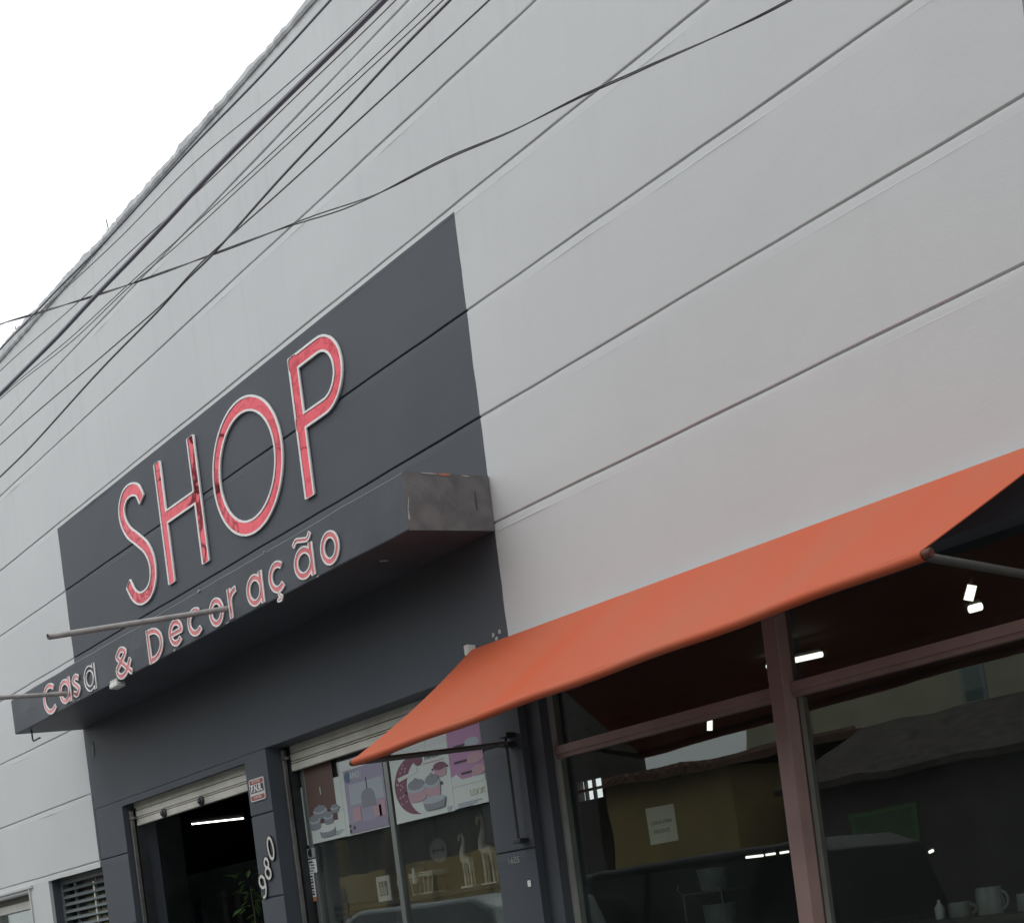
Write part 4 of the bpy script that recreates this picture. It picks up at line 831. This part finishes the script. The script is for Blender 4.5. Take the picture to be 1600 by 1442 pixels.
g = empty('garden_wall', (-21.5, -11, 0)); tag(g, 'ochre garden wall across the street, mirrored in the display window', 'wall')
MB().box(-26, -18.75, -11.2, -11, 0, 2.85).build('wall', OCHRE, g)
for k in range(5): MB().box(-25.9+1.7*k, -25.8+1.7*k, -10.99, -10.97, .1, 2.6).build('pilaster', P('brown_paint', (.20, .13, .06), .8) if k == 0 else bpy.data.materials['brown_paint'], g)
for k in range(28): MB().tube([(-25.8+.25*k, -11.1, 2.85), (-25.8+.25*k, -11.1, 3.5)], .012, 5).build('railing', DSTEEL, g)
house('olive_house', -17.4, -7.0, -24, -17.2, 6.4, OLIVE, 'pale olive house with flat roof across the street', None, wins=((-12.4, -12.0, 4.2, 5.2, BLUEG),))
house('garage', -11.6, -5.5, -15, -11, 2.75, DARKB, 'dark garage with low clay roof across the street', P('old_dark_tile', (.085, .066, .058), .95, var=.5, vscale=5), .3, .95, ((-10.9, -9.8, .2, 2.3, GREENW),), rows=False)
house('grey_house', -5.2, 4.5, -20, -11.0, 8.6, P('mid_grey_render', (.17, .17, .165), .85, var=.1), 'plain grey house straight across the street', None, wins=((-4, -2.6, 3.6, 4.9, CREAM), (-1, .4, 3.6, 4.9, CREAM), (-4, -2.6, .9, 2.2, CREAM)))  # unseen; placed and raised to darken the right of the facade
house('white_house', 4.8, 16, -20, -11.0, 4.2, OLIVE, 'cream house with tile roof further right across the street', TILE, .4, 1.3, ((6, 7.2, .9, 2.2, CREAM),))
house('ochre_row_house', -40, -28, -20, -11.0, 4.0, OCHRE, 'ochre row house far to the left across the street', TILE, .4, 1.4, ((-36, -34.8, .9, 2.2, CREAM),))
pole(-24.85, -9.6, 13.0, .15, .11, 'tall concrete utility pole across the street, mirrored in the letter H')
for k, (yy, zz) in enumerate(((-8.7, 12.73), (-9.3, 12.73), (-9.9, 12.73), (-10.5, 12.73), (-9.3, 11.63), (-9.9, 11.63), (-9.44, 9.2), (-9.44, 8.5))):
    m = MB(); m.tube([(-54.85+30*t, yy, zz-.9*abs(math.sin(math.pi*t))) for t in [j/16 for j in range(33)]], .012, 5); o = m.build('street_wire', WIREM); tag(o, ['outermost roadside wire on the top crossarm across the street', 'second roadside wire on the top crossarm across the street', 'second house side wire on the top crossarm across the street', 'outermost house side wire on the top crossarm across the street', 'roadside wire on the lower crossarm across the street', 'house side wire on the lower crossarm across the street', 'upper cable fixed to the pole shafts across the street', 'lower cable fixed to the pole shafts across the street'][k], 'wire', 'wires across the street')
pole(5.15, -9.6, 13.0, .15, .11, 'tall concrete utility pole across the street, far right')
# street tree
tr = empty('street_tree', (-27.5, -9.8, 0)); tag(tr, 'thin street tree with open crown across the street, mirrored in the letter S', 'tree')
tm = MB(); twigs = []
def branch(p, d, L, r, lev):
    pts = [p]; rr = [r]
    for k in range(4):
        d = (d+Vector((random.uniform(-.22, .22), random.uniform(-.22, .22), random.uniform(-.05, .2)))).normalized(); pts.append(pts[-1]+d*L/4); rr.append(r*(1-.15*(k+1)))
    tm.tube(pts, rr, 7 if lev < 2 else 4)
    if lev >= 4: twigs.extend(pts[1:]); return
    for k in range(3 if lev < 3 else 2):
        q = pts[random.choice((2, 3, 4))]; nd = (d+Vector((random.uniform(-1, 1), random.uniform(-1, 1), random.uniform(-.2, .7)))*.8).normalized(); branch(q, nd, L*.68, r*.5, lev+1)
branch(Vector((-27.5, -9.8, -.05)), Vector((0, 0, 1)), 5.2, .17, 0)
tm.build('trunk', P('bark', (.10, .08, .06), .9, var=.3, vscale=10, bump=.5), tr, smooth=True)
lm = MB()
for q in twigs:
    for k in range(5):
        c = q+Vector((random.gauss(0, .3), random.gauss(0, .3), random.gauss(0, .25))); t = Vector((random.uniform(-1, 1), random.uniform(-1, 1), random.uniform(-.6, .3))).normalized(); s_ = t.cross(Vector((random.random(), random.random(), 1))).normalized(); L_ = random.uniform(.06, .12)
        lm.add([c-t*L_, c-s_*L_*.45, c+t*L_, c+s_*L_*.45], [(0, 1, 2, 3)])
lm.build('crown', GREEN, tr)

tr2 = empty('bare_tree', (-21.3, -9.9, 0)); tag(tr2, 'tall nearly leafless tree across the street, mirrored in the letters O and P', 'tree')
tm = MB(); twigs = []
branch(Vector((-21.3, -9.9, -.05)), Vector((0, 0, 1)), 6.6, .18, 0)
tm.build('trunk', bpy.data.materials['bark'], tr2, smooth=True)
lm = MB()
for q in twigs[::9]:
    c = q+Vector((random.gauss(0, .1), random.gauss(0, .1), 0)); lm.add([c, c+Vector((.05, .02, -.03)), c+Vector((.1, 0, -.05)), c+Vector((.05, -.03, 0))], [(0, 1, 2, 3)])
lm.build('crown', GREEN, tr2)
# ------------------------------------------------------------------ vehicles on the road (seen only as reflections)
def vehicle(name, cx, cy, L, W, H, hood, paint, lab, cat_, wt=.10):
    e_ = empty(name, (cx, cy, -.14)); tag(e_, lab, cat_); z0 = -.14
    a, b_ = cx-L/2, cx+L/2
    prof = [(a, .35), (a+.02, .75), (a+.12, .92), (a+hood, 1.02), (a+hood+.75, H-.06), (a+hood+1.0, H), (b_-.55, H-.02), (b_-.25, H-.14), (b_-.05, 1.0), (b_, .6), (b_-.02, .35)]
    n = len(prof); vs = []; wid = [.86, .96, .98, 1, .80, .78, .78, .80, .97, .97, .88]
    for s_ in (-1, -.93, .93, 1):
        for (x, z), w in zip(prof, wid): vs.append((x if abs(s_) < .95 else x+(.03 if x < cx else -.03), cy+s_*W/2*w, z0+(z if abs(s_) < .95 else z-.03*(z > .5))))
    fs = [(r_*n+k, r_*n+(k+1) % n, (r_+1)*n+(k+1) % n, (r_+1)*n+k) for r_ in range(3) for k in range(n)]+[tuple(range(n)), tuple(range(4*n-1, 3*n-1, -1))]
    m = MB(); m.add(vs, fs); m.build('body', paint, e_, smooth=True, bevel=.02)
    dg = bpy.data.materials.get('car_glass') or P('car_glass', (.012, .014, .016), .05, spec=.6)
    for s_ in (-1, 1):
        yy = lambda z: cy+s_*(W/2*(.985-(z-1.02)/(H-1.02)*.19)+.006)
        q = [(a+hood+.25, 1.08), (a+hood+.85, H-wt-.02), (cx+.05, H-wt), (cx+.05, 1.08)]; q2 = [(cx+.12, 1.08), (cx+.12, H-wt), (b_-.62, H-wt-.02), (b_-.35, 1.08)]
        for Q in (q, q2):
            m = MB(); m.add([(x, yy(z), z0+z) for x, z in Q]+[(x, yy(z)-s_*.02, z0+z) for x, z in Q], [(0, 1, 2, 3), (7, 6, 5, 4), (0, 4, 5, 1), (1, 5, 6, 2), (2, 6, 7, 3), (3, 7, 4, 0)]); m.build('side_window', dg, e_)
        for wx in (a+.8, b_-.85):
            m = MB(); m.lathe((0, 0, 0), [(.33, -.1), (.34, -.06), (.34, .06), (.33, .1)], 24); m.v = [(wx+p[0], cy+s_*(W/2-.1)+p[2], z0+.34+p[1]) for p in m.v]; w_ = m.build('wheel', BLACK, e_, smooth=True)
            m = MB(); m.lathe((0, 0, 0), [(.21, -.104), (.2, .104)], 16); m.v = [(wx+p[0], cy+s_*(W/2-.1)+p[2], z0+.34+p[1]) for p in m.v]; o = m.build('rim', ALU); o.parent = w_; o.matrix_parent_inverse = Matrix()
        MB().box(a-.005, a+.06, cy+s_*W*.33-.14, cy+s_*W*.33+.14, z0+.62, z0+.76).build('headlight', ALU, e_, bevel=.01)
    for x0, x1 in ((a+hood+.1, a+hood+.78),):
        m = MB(); m.add([(x0, cy-W*.40, z0+1.09), (x0, cy+W*.40, z0+1.09), (x1, cy+W*.36, z0+H-.03), (x1, cy-W*.36, z0+H-.03)], [(0, 1, 2, 3)]); o = m.build('windscreen', dg, e_); so = o.modifiers.new('s', 'SOLIDIFY'); so.thickness = .012
    return e_
vehicle('parked_car', -10.6, -2.95, 4.3, 1.75, 1.83, .95, P('silver_car_paint', (.36, .40, .41), .4, .3, coat=.3), 'silver hatchback parked at the kerb, seen mirrored in the display window', 'car', .34)
vehicle('dark_van', -8.4, -4.7, 4.6, 1.8, 1.93, .7, P('dark_car_paint', (.02, .022, .025), .45, .0, spec=.3), 'dark van ahead in the lane, seen mirrored in the right window', 'van')
bpy.context.view_layer.update()
